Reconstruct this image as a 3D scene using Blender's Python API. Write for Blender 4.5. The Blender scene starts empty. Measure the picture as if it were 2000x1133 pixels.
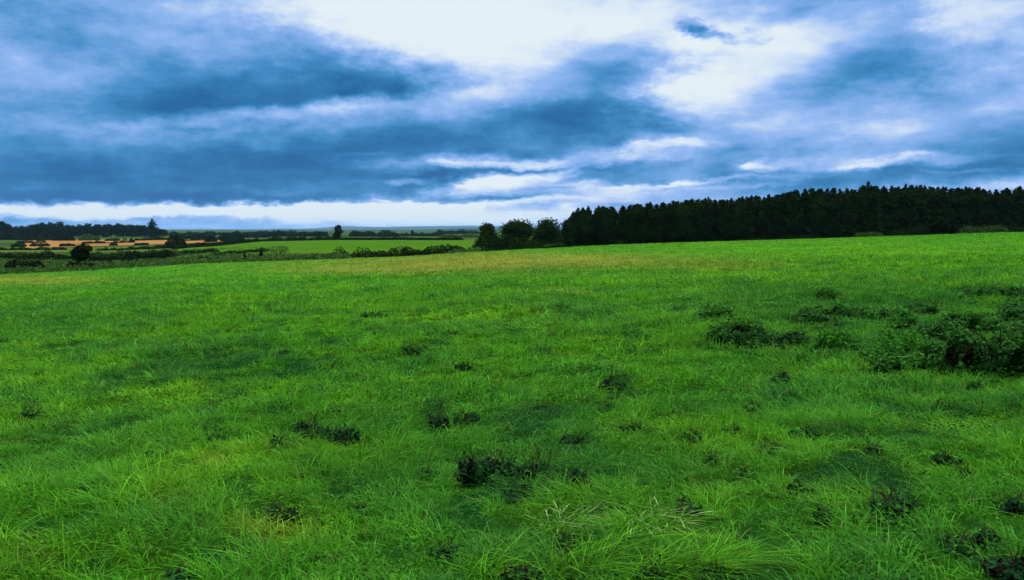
import bpy, math, random
import numpy as np

rng = np.random.default_rng(7)
random.seed(7)
scene = bpy.context.scene
col = scene.collection

# ------------------------------------------------------------------ camera
F = 1664.0            # focal length in pixels of the 2000 px wide photograph
HOR = 447.0           # row of the horizon
EYE = 1.70
CX, CY = 1000.0, 566.5
PITCH = math.atan((CY - HOR) / F)
cs, sn = math.cos(PITCH), math.sin(PITCH)
cam = bpy.data.cameras.new("camera")
cam.sensor_width = 36.0
cam.lens = 36.0 * F / 2000.0
cam.clip_start = 0.05
cam.clip_end = 60000.0
cam_o = bpy.data.objects.new("camera", cam)
col.objects.link(cam_o)
cam_o.location = (0, 0, EYE)
cam_o.rotation_euler = (math.pi / 2 - PITCH, 0, 0)
scene.camera = cam_o

# ------------------------------------------------------------------ numpy noise
def _hash(ix, iy, seed):
    n = (ix.astype(np.int64) * 374761393 + iy.astype(np.int64) * 668265263 + seed * 974711) & 0x7fffffff
    n = ((n ^ (n >> 13)) * 1274126177) & 0x7fffffff
    return ((n ^ (n >> 16)) & 0xffff) / 65535.0

def vnoise(x, y, seed=0):
    ix, iy = np.floor(x), np.floor(y)
    fx, fy = x - ix, y - iy
    fx = fx * fx * fx * (fx * (fx * 6 - 15) + 10)
    fy = fy * fy * fy * (fy * (fy * 6 - 15) + 10)
    a = _hash(ix, iy, seed); b = _hash(ix + 1, iy, seed)
    c = _hash(ix, iy + 1, seed); d = _hash(ix + 1, iy + 1, seed)
    return (a * (1 - fx) + b * fx) * (1 - fy) + (c * (1 - fx) + d * fx) * fy

def fbm(x, y, seed=0, octaves=4):
    s, a, t = 0.0, 0.5, 0.0
    for o in range(octaves):
        s = s + a * vnoise(x * 2 ** o + 17.3 * o, y * 2 ** o - 9.1 * o, seed + o)
        t += a
        a *= 0.5
    return s / t

def smooth(a, b, x):
    t = np.clip((x - a) / (b - a), 0, 1)
    return t * t * (3 - 2 * t)

# ------------------------------------------------------------------ terrain
PX = np.array([-900, 0, 200, 400, 600, 750, 950, 1150, 1400, 1700, 2000, 2900], float)
EDGE_D = np.array([105, 110, 115, 122, 128, 135, 142, 150, 155, 160, 165, 175], float)
EDGE_R = np.array([552, 538, 528, 515, 508, 505, 490, 480, 472, 463, 453, 440], float)
EDGE_Z = EYE - EDGE_D * (EDGE_R - HOR) / F
far_left = ([170, 240, 380, 550, 900, 1800, 5000, 15000], [-5.25, -5.9, -7.0, -7.6, -8.0, -9.0, -8.5, -8.5])
far_mid = ([170, 200, 300, 420, 600, 900, 1800, 5000, 15000], [-3.6, -4.0, -4.3, -4.2, -5.0, -6.2, -8.3, -8.5, -8.5])
far_right = ([220, 400, 900, 1800, 5000, 15000], [None, None, -0.5, -4.0, -8.5, -8.5])
def far_prof(k, d):
    px = PX[k]
    l = np.interp(d, *far_left)
    m = np.interp(d, *far_mid)
    r = np.interp(d, [150, 220, 400, 900, 1800, 5000, 15000],
                  [EDGE_Z[k], EDGE_Z[k] * 1.05, EDGE_Z[k], -0.5, -4.0, -8.5, -8.5])
    if px <= 200: return l
    if px <= 600:
        t = (px - 200) / 400; return l * (1 - t) + m * t
    if px <= 950: return m
    if px < 1150: return m * 0.5 + r * 0.5
    return r
S_AX = np.linspace(math.log(20.0), math.log(15020.0), 420)
D_AX = np.exp(S_AX) - 20.0
P_AX = np.linspace(-900, 2900, 240)
tab = np.zeros((len(PX), len(D_AX)))
for k in range(len(PX)):
    e = EDGE_D[k]
    kd = [0, e * 0.5, e]
    kz = [0, EDGE_Z[k] * 0.5, EDGE_Z[k]]
    d2 = D_AX[D_AX > max(e + 18, 165)]
    prof_d = np.concatenate([kd, d2])
    prof_z = np.concatenate([kz, far_prof(k, d2)])
    tab[k] = np.interp(D_AX, prof_d, prof_z)
TAB = np.zeros((len(P_AX), len(D_AX)))
for j in range(len(D_AX)):
    TAB[:, j] = np.interp(P_AX, PX, tab[:, j])
def blur(a, n, axis):
    k = np.hanning(2 * n + 3)[1:-1]; k /= k.sum()
    pad = [(0, 0), (0, 0)]; pad[axis] = (n, n)
    b = np.pad(a, pad, mode='edge')
    out = np.zeros_like(a)
    for i, w in enumerate(k):
        sl = [slice(None), slice(None)]
        sl[axis] = slice(i, i + a.shape[axis])
        out += w * b[tuple(sl)]
    return out
TAB = blur(blur(TAB, 9, 0), 5, 1)
TAB -= TAB[:, :1]

def h_base(X, Y):
    X = np.asarray(X, float); Y = np.asarray(Y, float)
    Ya = np.maximum(np.abs(Y), 1e-3)
    p = np.clip(CX + F * X / Ya, -900, 2900)
    d = np.hypot(np.clip(X, -1.15 * Ya, 1.15 * Ya) * 0.0, Ya) + np.maximum(np.abs(X) - 1.15 * Ya, 0)
    s = np.log(np.clip(d, 0, 15000) + 20.0)
    a = (p - P_AX[0]) / (P_AX[1] - P_AX[0]); b = (s - S_AX[0]) / (S_AX[1] - S_AX[0])
    i = np.clip(a.astype(int), 0, len(P_AX) - 2); j = np.clip(b.astype(int), 0, len(D_AX) - 2)
    fa = np.clip(a - i, 0, 1); fb = np.clip(b - j, 0, 1)
    return (TAB[i, j] * (1 - fa) * (1 - fb) + TAB[i + 1, j] * fa * (1 - fb)
            + TAB[i, j + 1] * (1 - fa) * fb + TAB[i + 1, j + 1] * fa * fb)

def height(X, Y):
    X = np.asarray(X, float); Y = np.asarray(Y, float)
    r = np.hypot(X, Y)
    z = h_base(X, Y)
    w = smooth(1.0, 5.0, r) * (1 - 0.55 * smooth(25, 70, r)) * (1 - smooth(110, 170, r))
    bump = (fbm(X * 0.34 + 4.0, Y * 0.34, 11, 3) - 0.5) * 0.34 + (fbm(X * 0.09, Y * 0.09, 23, 2) - 0.5) * 0.35
    return z + w * bump + smooth(150, 400, r) * (fbm(X * 0.011, Y * 0.011, 31, 3) - 0.5) * 1.2

def project(X, Y, Z):
    v = (Z - EYE) * cs + Y * sn
    c = np.maximum(Y * cs - (Z - EYE) * sn, 1e-3)
    return CX + F * X / c, CY - F * v / c

def at_d(px, d):
    """ground point seen in column px at forward distance d"""
    X = (px - CX) / F * d
    for _ in range(4):
        z = float(height(X, d))
        c = d * cs - (z - EYE) * sn
        X = (px - CX) / F * c
    return X, d, float(height(X, d))

def at_px(px, row):
    """ground point of the near field seen at pixel (px, row)"""
    lo, hi = 2.5, 160.0
    for _ in range(50):
        m = math.sqrt(lo * hi)
        X, Y, Z = at_d(px, m)
        r = project(X, Y, Z)[1]
        if r > row: lo = m
        else: hi = m
    return at_d(px, math.sqrt(lo * hi))

def edge_d(px):
    return np.interp(px, PX, EDGE_D)

# ------------------------------------------------------------------ object helpers
def mesh_obj(name, V, faces, mat, parent=None, tint=None, smooth_shade=False):
    """V (n,3); faces: list of (m,k) int arrays"""
    me = bpy.data.meshes.new(name)
    V = np.ascontiguousarray(V, dtype=np.float32)
    fl = [np.ascontiguousarray(f, dtype=np.int32) for f in faces if len(f)]
    loops = np.concatenate([f.ravel() for f in fl])
    tot = np.concatenate([np.full(len(f), f.shape[1], np.int32) for f in fl])
    start = np.concatenate([[0], np.cumsum(tot)[:-1]]).astype(np.int32)
    me.vertices.add(len(V)); me.vertices.foreach_set("co", V.ravel())
    me.loops.add(len(loops)); me.loops.foreach_set("vertex_index", loops)
    me.polygons.add(len(tot)); me.polygons.foreach_set("loop_start", start)
    me.polygons.foreach_set("loop_total", tot)
    if smooth_shade:
        me.polygons.foreach_set("use_smooth", np.ones(len(tot), bool))
    me.update(calc_edges=True)
    if tint is not None:
        a = me.attributes.new("tint", 'FLOAT_COLOR', 'POINT')
        c = np.ones((len(V), 4), np.float32); c[:, :3] = tint
        a.data.foreach_set("color", c.ravel())
    if mat: me.materials.append(mat)
    o = bpy.data.objects.new(name, me)
    col.objects.link(o)
    if parent: o.parent = parent
    return o

def thing(name, loc, rz=0.0):
    o = bpy.data.objects.new(name, None)
    o.empty_display_size = 0.2
    col.objects.link(o)
    o.location = loc; o.rotation_euler = (0, 0, rz)
    return o

def tag(o, label=None, cat=None, group=None, kind=None):
    if label: o["label"] = label
    if cat: o["category"] = cat
    if group: o["group"] = group
    if kind: o["kind"] = kind
    return o

def dup(root, loc, rz, scale):
    r = root.copy(); col.objects.link(r)
    r.location = loc; r.rotation_euler = (0, 0, rz); r.scale = scale
    for ch in list(root.children):
        c = ch.copy(); col.objects.link(c); c.parent = r
    return r

# ------------------------------------------------------------------ materials
def new_mat(name):
    m = bpy.data.materials.new(name); m.use_nodes = True
    nt = m.node_tree; nt.nodes.clear()
    out = nt.nodes.new('ShaderNodeOutputMaterial')
    return m, nt, out

def foliage_mat(name, dark, light, scale=1.0, transl=0.3, rough=0.6, attr=False, spec=0.2):
    m, nt, out = new_mat(name)
    N, L = nt.nodes, nt.links
    geo = N.new('ShaderNodeNewGeometry')
    noi = N.new('ShaderNodeTexNoise'); noi.inputs['Scale'].default_value = scale; noi.inputs['Detail'].default_value = 3
    L.new(geo.outputs['Position'], noi.inputs['Vector'])
    add = N.new('ShaderNodeMath'); add.operation = 'MULTIPLY_ADD'
    L.new(geo.outputs['Random Per Island'], add.inputs[0]); add.inputs[1].default_value = 0.55
    sub = N.new('ShaderNodeMath'); sub.operation = 'MULTIPLY_ADD'
    L.new(noi.outputs['Fac'], sub.inputs[0]); sub.inputs[1].default_value = 2.0; sub.inputs[2].default_value = -0.78
    L.new(sub.outputs[0], add.inputs[2])
    cl = N.new('ShaderNodeClamp'); L.new(add.outputs[0], cl.inputs[0])
    mix = N.new('ShaderNodeMix'); mix.data_type = 'RGBA'
    L.new(cl.outputs[0], mix.inputs['Factor'])
    mix.inputs['A'].default_value = (*dark, 1); mix.inputs['B'].default_value = (*light, 1)
    c = mix.outputs['Result']
    p = N.new('ShaderNodeBsdfPrincipled')
    p.inputs['Roughness'].default_value = rough
    p.inputs['Specular IOR Level'].default_value = spec
    L.new(c, p.inputs['Base Color'])
    t = N.new('ShaderNodeBsdfTranslucent'); L.new(c, t.inputs['Color'])
    ms = N.new('ShaderNodeMixShader'); ms.inputs[0].default_value = transl
    L.new(p.outputs[0], ms.inputs[1]); L.new(t.outputs[0], ms.inputs[2])
    L.new(ms.outputs[0], out.inputs['Surface'])
    return m

def grass_mat(name):
    m, nt, out = new_mat(name)
    N, L = nt.nodes, nt.links
    at = N.new('ShaderNodeAttribute'); at.attribute_name = 'tint'
    p = N.new('ShaderNodeBsdfPrincipled')
    p.inputs['Roughness'].default_value = 0.55
    p.inputs['Specular IOR Level'].default_value = 0.04
    L.new(at.outputs['Color'], p.inputs['Base Color'])
    t = N.new('ShaderNodeBsdfTranslucent'); L.new(at.outputs['Color'], t.inputs['Color'])
    ms = N.new('ShaderNodeMixShader'); ms.inputs[0].default_value = 0.4
    L.new(p.outputs[0], ms.inputs[1]); L.new(t.outputs[0], ms.inputs[2])
    L.new(ms.outputs[0], out.inputs['Surface'])
    return m

def soil_mat(name, use_tint=True, c1=(0.1, 0.1, 0.1), c2=(0.1, 0.1, 0.1), scale=0.5):
    """ground sheets: vertex tint or two colours, broken up by noise at several scales"""
    m, nt, out = new_mat(name)
    N, L = nt.nodes, nt.links
    geo = N.new('ShaderNodeNewGeometry')
    n1 = N.new('ShaderNodeTexNoise'); n1.inputs['Scale'].default_value = scale; n1.inputs['Detail'].default_value = 6
    L.new(geo.outputs['Position'], n1.inputs['Vector'])
    if use_tint:
        at = N.new('ShaderNodeAttribute'); at.attribute_name = 'tint'; base = at.outputs['Color']
    else:
        rp = N.new('ShaderNodeMapRange'); rp.inputs['From Min'].default_value = 0.35; rp.inputs['From Max'].default_value = 0.65
        L.new(n1.outputs['Fac'], rp.inputs['Value'])
        mx = N.new('ShaderNodeMix'); mx.data_type = 'RGBA'
        L.new(rp.outputs[0], mx.inputs['Factor'])
        mx.inputs['A'].default_value = (*c1, 1); mx.inputs['B'].default_value = (*c2, 1)
        base = mx.outputs['Result']
    n2 = N.new('ShaderNodeTexNoise'); n2.inputs['Scale'].default_value = 9.0; n2.inputs['Detail'].default_value = 5
    L.new(geo.outputs['Position'], n2.inputs['Vector'])
    mr = N.new('ShaderNodeMapRange'); mr.inputs['From Min'].default_value = 0.3; mr.inputs['From Max'].default_value = 0.7
    mr.inputs['To Min'].default_value = 0.7; mr.inputs['To Max'].default_value = 1.3
    L.new(n2.outputs['Fac'], mr.inputs['Value'])
    mul = N.new('ShaderNodeVectorMath'); mul.operation = 'SCALE'
    L.new(base, mul.inputs[0]); L.new(mr.outputs[0], mul.inputs['Scale'])
    p = N.new('ShaderNodeBsdfPrincipled'); p.inputs['Roughness'].default_value = 0.95
    p.inputs['Specular IOR Level'].default_value = 0.0
    L.new(mul.outputs[0], p.inputs['Base Color'])
    bp = N.new('ShaderNodeBump'); bp.inputs['Strength'].default_value = 0.6; bp.inputs['Distance'].default_value = 0.12
    L.new(n2.outputs['Fac'], bp.inputs['Height']); L.new(bp.outputs[0], p.inputs['Normal'])
    L.new(p.outputs[0], out.inputs['Surface'])
    return m

M_grass = grass_mat("grass_blades")
M_ground = soil_mat("ground_turf", True, scale=0.3)
M_conifer = foliage_mat("conifer_needles", (0.003, 0.005, 0.0025), (0.014, 0.032, 0.005), 0.5, 0.12, 0.9, spec=0.0)
M_tree = foliage_mat("tree_leaves", (0.004, 0.009, 0.003), (0.018, 0.042, 0.005), 0.5, 0.2, 0.9, spec=0.0)
M_hedge = foliage_mat("hedge_leaves", (0.003, 0.007, 0.003), (0.012, 0.032, 0.006), 0.4, 0.2, 0.9, spec=0.0)
M_pale = foliage_mat("pale_scrub_leaves", (0.02, 0.05, 0.012), (0.05, 0.11, 0.018), 0.6, 0.25, 0.8, spec=0.02)
M_bramble = foliage_mat("bramble_leaves", (0.006, 0.022, 0.008), (0.034, 0.135, 0.018), 4.5, 0.2, 0.8, spec=0.02)
M_nettle = foliage_mat("nettle_leaves", (0.016, 0.085, 0.012), (0.045, 0.19, 0.010), 2.0, 0.3, 0.8, spec=0.03)
M_weed = foliage_mat("weed_leaves", (0.005, 0.020, 0.010), (0.018, 0.075, 0.018), 6.0, 0.2, 0.8, spec=0.02)
M_rust = foliage_mat("withered_leaves", (0.006, 0.004, 0.003), (0.018, 0.007, 0.005), 8.0, 0.1, 0.8, spec=0.05)
M_seed = foliage_mat("pale_seed_grass", (0.12, 0.26, 0.06), (0.36, 0.44, 0.2), 5.0, 0.35, 0.6, spec=0.1)

def bark(name, c1, c2):
    return soil_mat(name, False, c1, c2, 6.0)
M_bark = bark("bark", (0.012, 0.009, 0.007), (0.03, 0.022, 0.016))
M_stalk = bark("stalk", (0.02, 0.014, 0.008), (0.04, 0.03, 0.015))

# ------------------------------------------------------------------ ground colour
# sward colours: tan dry, yellow-green lush, blue-green rank grass, plus shade painted into gaps
PATCH = [  # px, row, rx, ry, kind, strength
    (320, 770, 150, 38, 'y', .8), (410, 930, 150, 60, 'y', .75), (250, 850, 90, 26, 'y', .55), (560, 1050, 110, 40, 'y', .8),
    (1250, 845, 140, 28, 'y', .5), (1150, 780, 110, 22, 'y', .45), (1110, 990, 120, 40, 'y', .5), (1500, 545, 600, 17, 'y', .55),
    (1880, 840, 120, 30, 'y', .6), (880, 740, 130, 22, 'y', .4), (1750, 500, 420, 25, 'y', .6), (1330, 470, 300, 16, 'y', .6),
    (450, 690, 60, 16, 'y', .6), (900, 610, 220, 14, 'y', .3), (200, 1090, 120, 40, 'y', .45), (720, 690, 160, 12, 'y', .25),
    (90, 880, 160, 60, 'b', .7), (230, 690, 300, 34, 'b', .08), (120, 610, 260, 26, 'b', .35), (740, 950, 140, 36, 'b', .6), (1270, 930, 170, 40, 'b', .55),
    (1650, 950, 230, 60, 'b', .55), (1480, 690, 180, 46, 'b', .5), (1690, 620, 260, 62, 'b', .85), (300, 740, 160, 14, 'b', .15),
    (640, 840, 130, 30, 'b', .6), (1700, 760, 240, 26, 'b', .45), (300, 1040, 120, 30, 'b', .45), (1250, 1080, 240, 60, 'y', .55),
    (960, 920, 180, 46, 'b', .5), (1480, 600, 200, 26, 'b', .4), (1000, 650, 260, 18, 'b', .3), (1900, 1080, 160, 50, 'b', .45),
    (940, 516, 340, 14, 't', .8), (1400, 520, 160, 9, 't', .3), (40, 548, 170, 9, 't', .8), (720, 528, 190, 9, 't', .5),
    (930, 500, 200, 10, 't', .45), (1200, 505, 200, 10, 't', .45), (1110, 575, 60, 5, 't', .3), (540, 1038, 80, 18, 't', .4), (425, 905, 34, 10, 't', .35), (330, 985, 40, 12, 't', .4), (60, 1110, 60, 12, 't', .35),
]
GREEN = np.array([0.063, 0.262, 0.011]); YEL = np.array([0.112, 0.310, 0.006]); BLU = np.array([0.024, 0.125, 0.020]); TAN = np.array([0.23, 0.235, 0.036])
def field_tint(X, Y):
    Z = height(X, Y)
    px, row = project(X, Y, Z)
    n1 = fbm(X * 0.55, Y * 0.55, 41, 4); n2 = fbm(X * 0.13, Y * 0.13, 57, 4); n3 = fbm(X * 1.9, Y * 1.9, 63, 3)
    n5 = fbm(X * 4.6, Y * 4.6, 69, 2); n1 = n1 + (n3 - .5) * .45 + (n5 - .5) * .35
    y = np.clip((n1 - 0.52) * 2.6, 0, 1) * 0.8 + np.clip((n2 - .52) * 2.4, 0, 1) * 0.55
    b = np.clip((0.46 - n1) * 3.0, 0, 1) * 0.95 + np.clip((0.46 - n2) * 2.2, 0, 1) * 0.6
    hv = fbm(X * 2.4, Y * 2.4, 131, 3); lv = fbm(X * .8, Y * .8, 137, 3)
    b = b + np.clip((.42 - hv) * 6, 0, 1) * .9 + np.clip((.40 - lv) * 6, 0, 1) * .35  # blades in the thinned gaps tinted dark: gap shade painted into the colour
    t = np.zeros_like(y)
    for (a, r, sx, sy, k, s) in PATCH:
        g = s * np.exp(-((px - a) / sx) ** 2 - ((row - r) / sy) ** 2)
        if k == 'y': y = y + g * (0.5 + n3)
        elif k == 'b': b = b + g * .75 * (0.3 + 1.2 * n1)
        else: t = t + g * (0.25 + 1.3 * n1)
    ev = 1 - .35 * smooth(12, 45, np.abs(Y)); y = y * (.55 + .45 * ev); b = b * .85 * ev
    y = np.clip(y, 0, 1) * (1 - 0.6 * np.clip(b, 0, 1)); b = np.clip(b, 0, 1); t = np.clip(t, 0, 0.85)
    c = GREEN * np.ones((len(X), 1))
    c = c + (YEL - c) * y[:, None]
    c = c + (BLU - c) * b[:, None]
    c = c + (TAN - c) * t[:, None]
    return c

# ------------------------------------------------------------------ ground sheet
ang_f = np.radians(np.linspace(-44, 44, 560))
ang_r = np.radians(np.linspace(44, 316, 92))[1:-1]
ANG = np.concatenate([ang_f, ang_r])
RAD = np.concatenate([[0.4, 0.8, 1.3, 1.9, 2.5], np.geomspace(3.0, 24000.0, 440)])
A, R = np.meshgrid(ANG, RAD)
X = (np.sin(A) * R).ravel(); Y = (np.cos(A) * R).ravel()
Z = height(X, Y)
nA, nR = len(ANG), len(RAD)
ii, jj = np.meshgrid(np.arange(nR - 1), np.arange(nA), indexing='ij')
i0 = ii * nA + jj; i1 = ii * nA + (jj + 1) % nA
quads = np.stack([i0, i1, i1 + nA, i0 + nA], -1).reshape(-1, 4)
px_g, row_g = project(X, np.maximum(Y, 0.01), Z)
px_g = np.where(Y > 0, np.clip(px_g, -900, 2900), -900)
D = np.hypot(X, Y)
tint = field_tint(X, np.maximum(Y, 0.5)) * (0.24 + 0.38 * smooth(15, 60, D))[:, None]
out_f = smooth(0, 8, Y - edge_d(px_g)) * (D > 60)
nf = fbm(X * 0.02, Y * 0.02, 71, 4); ng = fbm(X * 0.006, Y * 0.006, 77, 3)
rough_c = np.array([0.022, 0.055, 0.009]) + (np.array([0.048, 0.085, 0.016]) - np.array([0.022, 0.055, 0.009])) * np.clip((nf - .3) * 2.2, 0, 1)[:, None]
far_c = np.array([0.013, 0.036, 0.009]) + (np.array([0.042, 0.074, 0.017]) - np.array([0.013, 0.036, 0.009])) * np.clip((ng - .35) * 3, 0, 1)[:, None]
fw = smooth(300, 700, D)[:, None]
beyond = rough_c * (1 - fw) + far_c * fw
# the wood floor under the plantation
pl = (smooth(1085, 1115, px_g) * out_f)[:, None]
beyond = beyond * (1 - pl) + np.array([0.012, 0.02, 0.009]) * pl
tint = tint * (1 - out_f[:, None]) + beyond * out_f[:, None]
V = np.stack([X, Y, Z], -1)
V = np.vstack([V, [[0, 0, float(height(0.0, 0.01))]]])
c_i = len(V) - 1
cap = np.stack([np.full(nA, c_i), (np.arange(nA) + 1) % nA, np.arange(nA)], -1)
quads = quads[:, ::-1]
tint = np.vstack([tint, GREEN * 0.24])
g = mesh_obj("ground", V, [quads, cap], M_ground, tint=tint, smooth_shade=True)
tag(g, "rolling green pasture running down to hedged fields and the far horizon", "ground", kind="structure")

# fields beyond the first hedges, each a sheet laid on the land
def field_sheet(name, p0, p1, dn0, dn1, df0, df1, mat, label, lift=0.12):
    """columns p0..p1; near edge distance dn0->dn1, far edge df0->df1"""
    nu, nv = 60, 24
    Vs = np.zeros((nu * nv, 3))
    u = np.repeat(np.linspace(0, 1, nu), nv); v = np.tile(np.linspace(0, 1, nv), nu)
    dn = dn0 + (dn1 - dn0) * u; df = df0 + (df1 - df0) * u
    wob = (fbm(u * 6, v * 0 + 3.3, 91, 2) - .5) * 0.06
    d = dn + (df - dn) * v * (1 + wob)
    Xs = (p0 + (p1 - p0) * u - CX) / F * d
    Vs[:, 0] = Xs; Vs[:, 1] = d; Vs[:, 2] = height(Xs, d) + lift
    a, b = np.meshgrid(np.arange(nu - 1), np.arange(nv - 1), indexing='ij')
    q = np.stack([a * nv + b, (a + 1) * nv + b, (a + 1) * nv + b + 1, a * nv + b + 1], -1).reshape(-1, 4)
    return tag(mesh_obj(name, Vs, [q], mat, smooth_shade=True), label, "field", kind="structure")

M_stub = soil_mat("stubble", False, (0.17, 0.09, 0.03), (0.25, 0.13, 0.05), 0.06)
M_f1 = soil_mat("meadow_mid", False, (0.032, 0.094, 0.005), (0.042, 0.108, 0.006), 0.05)
M_f2 = soil_mat("meadow_pale", False, (0.040, 0.075, 0.014), (0.058, 0.098, 0.018), 0.08)
M_f3 = soil_mat("meadow_far", False, (0.05, 0.12, 0.03), (0.085, 0.15, 0.045), 0.02)
field_sheet("stubble_field", 50, 480, 398, 470, 780, 640, M_stub, "orange tan stubble field beyond the left hedges")
field_sheet("meadow", 345, 505, 225, 180, 302, 423, M_f1, "narrow left end of the smooth green meadow, rising along the slanting hedge")
field_sheet("meadow", 505, 930, 180, 178, 423, 428, M_f1, "smooth green meadow behind the hedgerow at mid distance")
field_sheet("pale_meadow", -120, 330, 235, 225, 400, 400, M_f2, "pale green strip of meadow in front of the stubble field")
field_sheet("far_meadow", 190, 330, 700, 700, 880, 900, M_f2, "small pale green field under the distant wood")
field_sheet("near_meadow", -150, 150, 135, 138, 180, 180, M_f2, "pale rough meadow behind the low shrub at the left edge")

# ------------------------------------------------------------------ far hills
M_hill = soil_mat("hill_land", False, (0.008, 0.022, 0.020), (0.022, 0.05, 0.03), 0.004)  # dark forest land, with haze blue mixed into the base colour
def ridge(name, Dm, depth, prof, label, seed):
    p = np.linspace(-700, 2700, 500)
    tr = np.interp(p, [a for a, b in prof], [b for a, b in prof])
    tr = tr - (fbm(p / 60, p * 0 + 1.7, seed, 4) - .5) * 3.0
    nv = 13
    vs = np.linspace(-1, 1, nv)
    U, W = np.meshgrid(np.arange(len(p)), vs, indexing='ij')
    d = Dm + W * depth
    Xs = (p[U] - CX) / F * d
    top = EYE - Dm * (tr[U] - HOR) / F
    Zs = -12 + (top + 12) * np.cos(W * math.pi / 2) ** 1.3
    Vs = np.stack([Xs.ravel(), d.ravel(), Zs.ravel()], -1)
    a, b = np.meshgrid(np.arange(len(p) - 1), np.arange(nv - 1), indexing='ij')
    q = np.stack([a * nv + b, (a + 1) * nv + b, (a + 1) * nv + b + 1, a * nv + b + 1], -1).reshape(-1, 4)
    return tag(mesh_obj(name, Vs, [q], M_hill, smooth_shade=True), label, "hills", kind="structure")
ridge("hills", 20000, 2500, [(-700, 452), (300, 452), (450, 450), (600, 446), (680, 442), (760, 443), (830, 441), (930, 441), (1100, 442), (2700, 446)],
      "low blue hills along the horizon", 201)
ridge("hills", 8000, 900, [(-700, 456), (300, 455), (500, 454), (600, 452), (700, 449), (800, 449), (860, 447), (930, 445), (1100, 445), (2700, 450)],
      "darker wooded rise in front of the blue hills", 207)

# ------------------------------------------------------------------ foliage geometry
def leaf_quads(P, Nrm, size, rs, aspect=1.6, fold=0.25, up=0.0):
    """pointed four-cornered leaves at P, facing about Nrm"""
    n = len(P)
    Nn = Nrm + rs.normal(0, 0.55, (n, 3)); Nn[:, 2] += up
    Nn /= np.linalg.norm(Nn, axis=1, keepdims=True) + 1e-9
    T = rs.normal(0, 1, (n, 3)); T -= (T * Nn).sum(1, keepdims=True) * Nn
    T /= np.linalg.norm(T, axis=1, keepdims=True) + 1e-9
    B = np.cross(Nn, T)
    s = size * rs.uniform(0.6, 1.4, (n, 1))
    k = rs.uniform(0.8, 1.2, n)[:, None]
    v0 = P - T * s * 0.5 * aspect; v2 = P + T * s * 0.5 * aspect
    v1 = P + B * s * 0.5 * k + Nn * s * fold * rs.uniform(-1, 1, n)[:, None]
    v3 = P - B * s * 0.5 * k + Nn * s * fold * rs.uniform(-1, 1, n)[:, None]
    Vv = np.stack([v0, v1, v2, v3], 1).reshape(-1, 3)
    q = np.arange(4 * n).reshape(n, 4)
    return Vv, q

def lobes_points(lobes, n, rs, shell=3.0, jag=0.12):
    L = np.array(lobes, float)
    w = (L[:, 3] * L[:, 4] * L[:, 5]) ** 0.7; w /= w.sum()
    k = rs.choice(len(L), n, p=w)
    u = rs.normal(0, 1, (n, 3)); u /= np.linalg.norm(u, axis=1, keepdims=True)
    r = rs.uniform(0, 1, n) ** (1 / shell) * (1 + rs.normal(0, jag, n))
    P = L[k, :3] + u * L[k, 3:] * r[:, None]
    Nn = u / (L[k, 3:] / L[k, 3:].max(axis=1, keepdims=True)); Nn /= np.linalg.norm(Nn, axis=1, keepdims=True)
    return P, Nn

def tube(pts, radii, seg=7):
    pts = np.array(pts, float); Vv = []; fc = []
    for i, (p, r) in enumerate(zip(pts, radii)):
        d = pts[min(i + 1, len(pts) - 1)] - pts[max(i - 1, 0)]; d /= np.linalg.norm(d) + 1e-9
        a = np.cross(d, [0.31, 0.95, 0.1]); a /= np.linalg.norm(a) + 1e-9; b = np.cross(d, a)
        for s in range(seg):
            t = 2 * math.pi * s / seg
            Vv.append(p + (a * math.cos(t) + b * math.sin(t)) * r)
    for i in range(len(pts) - 1):
        for s in range(seg):
            fc.append((i * seg + s, i * seg + (s + 1) % seg, (i + 1) * seg + (s + 1) % seg, (i + 1) * seg + s))
    return np.array(Vv), np.array(fc)

def join(parts):
    Vs, Fs, off = [], [], 0
    for v, f in parts:
        Vs.append(v); Fs.append(f + off); off += len(v)
    return np.vstack(Vs), Fs

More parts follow.
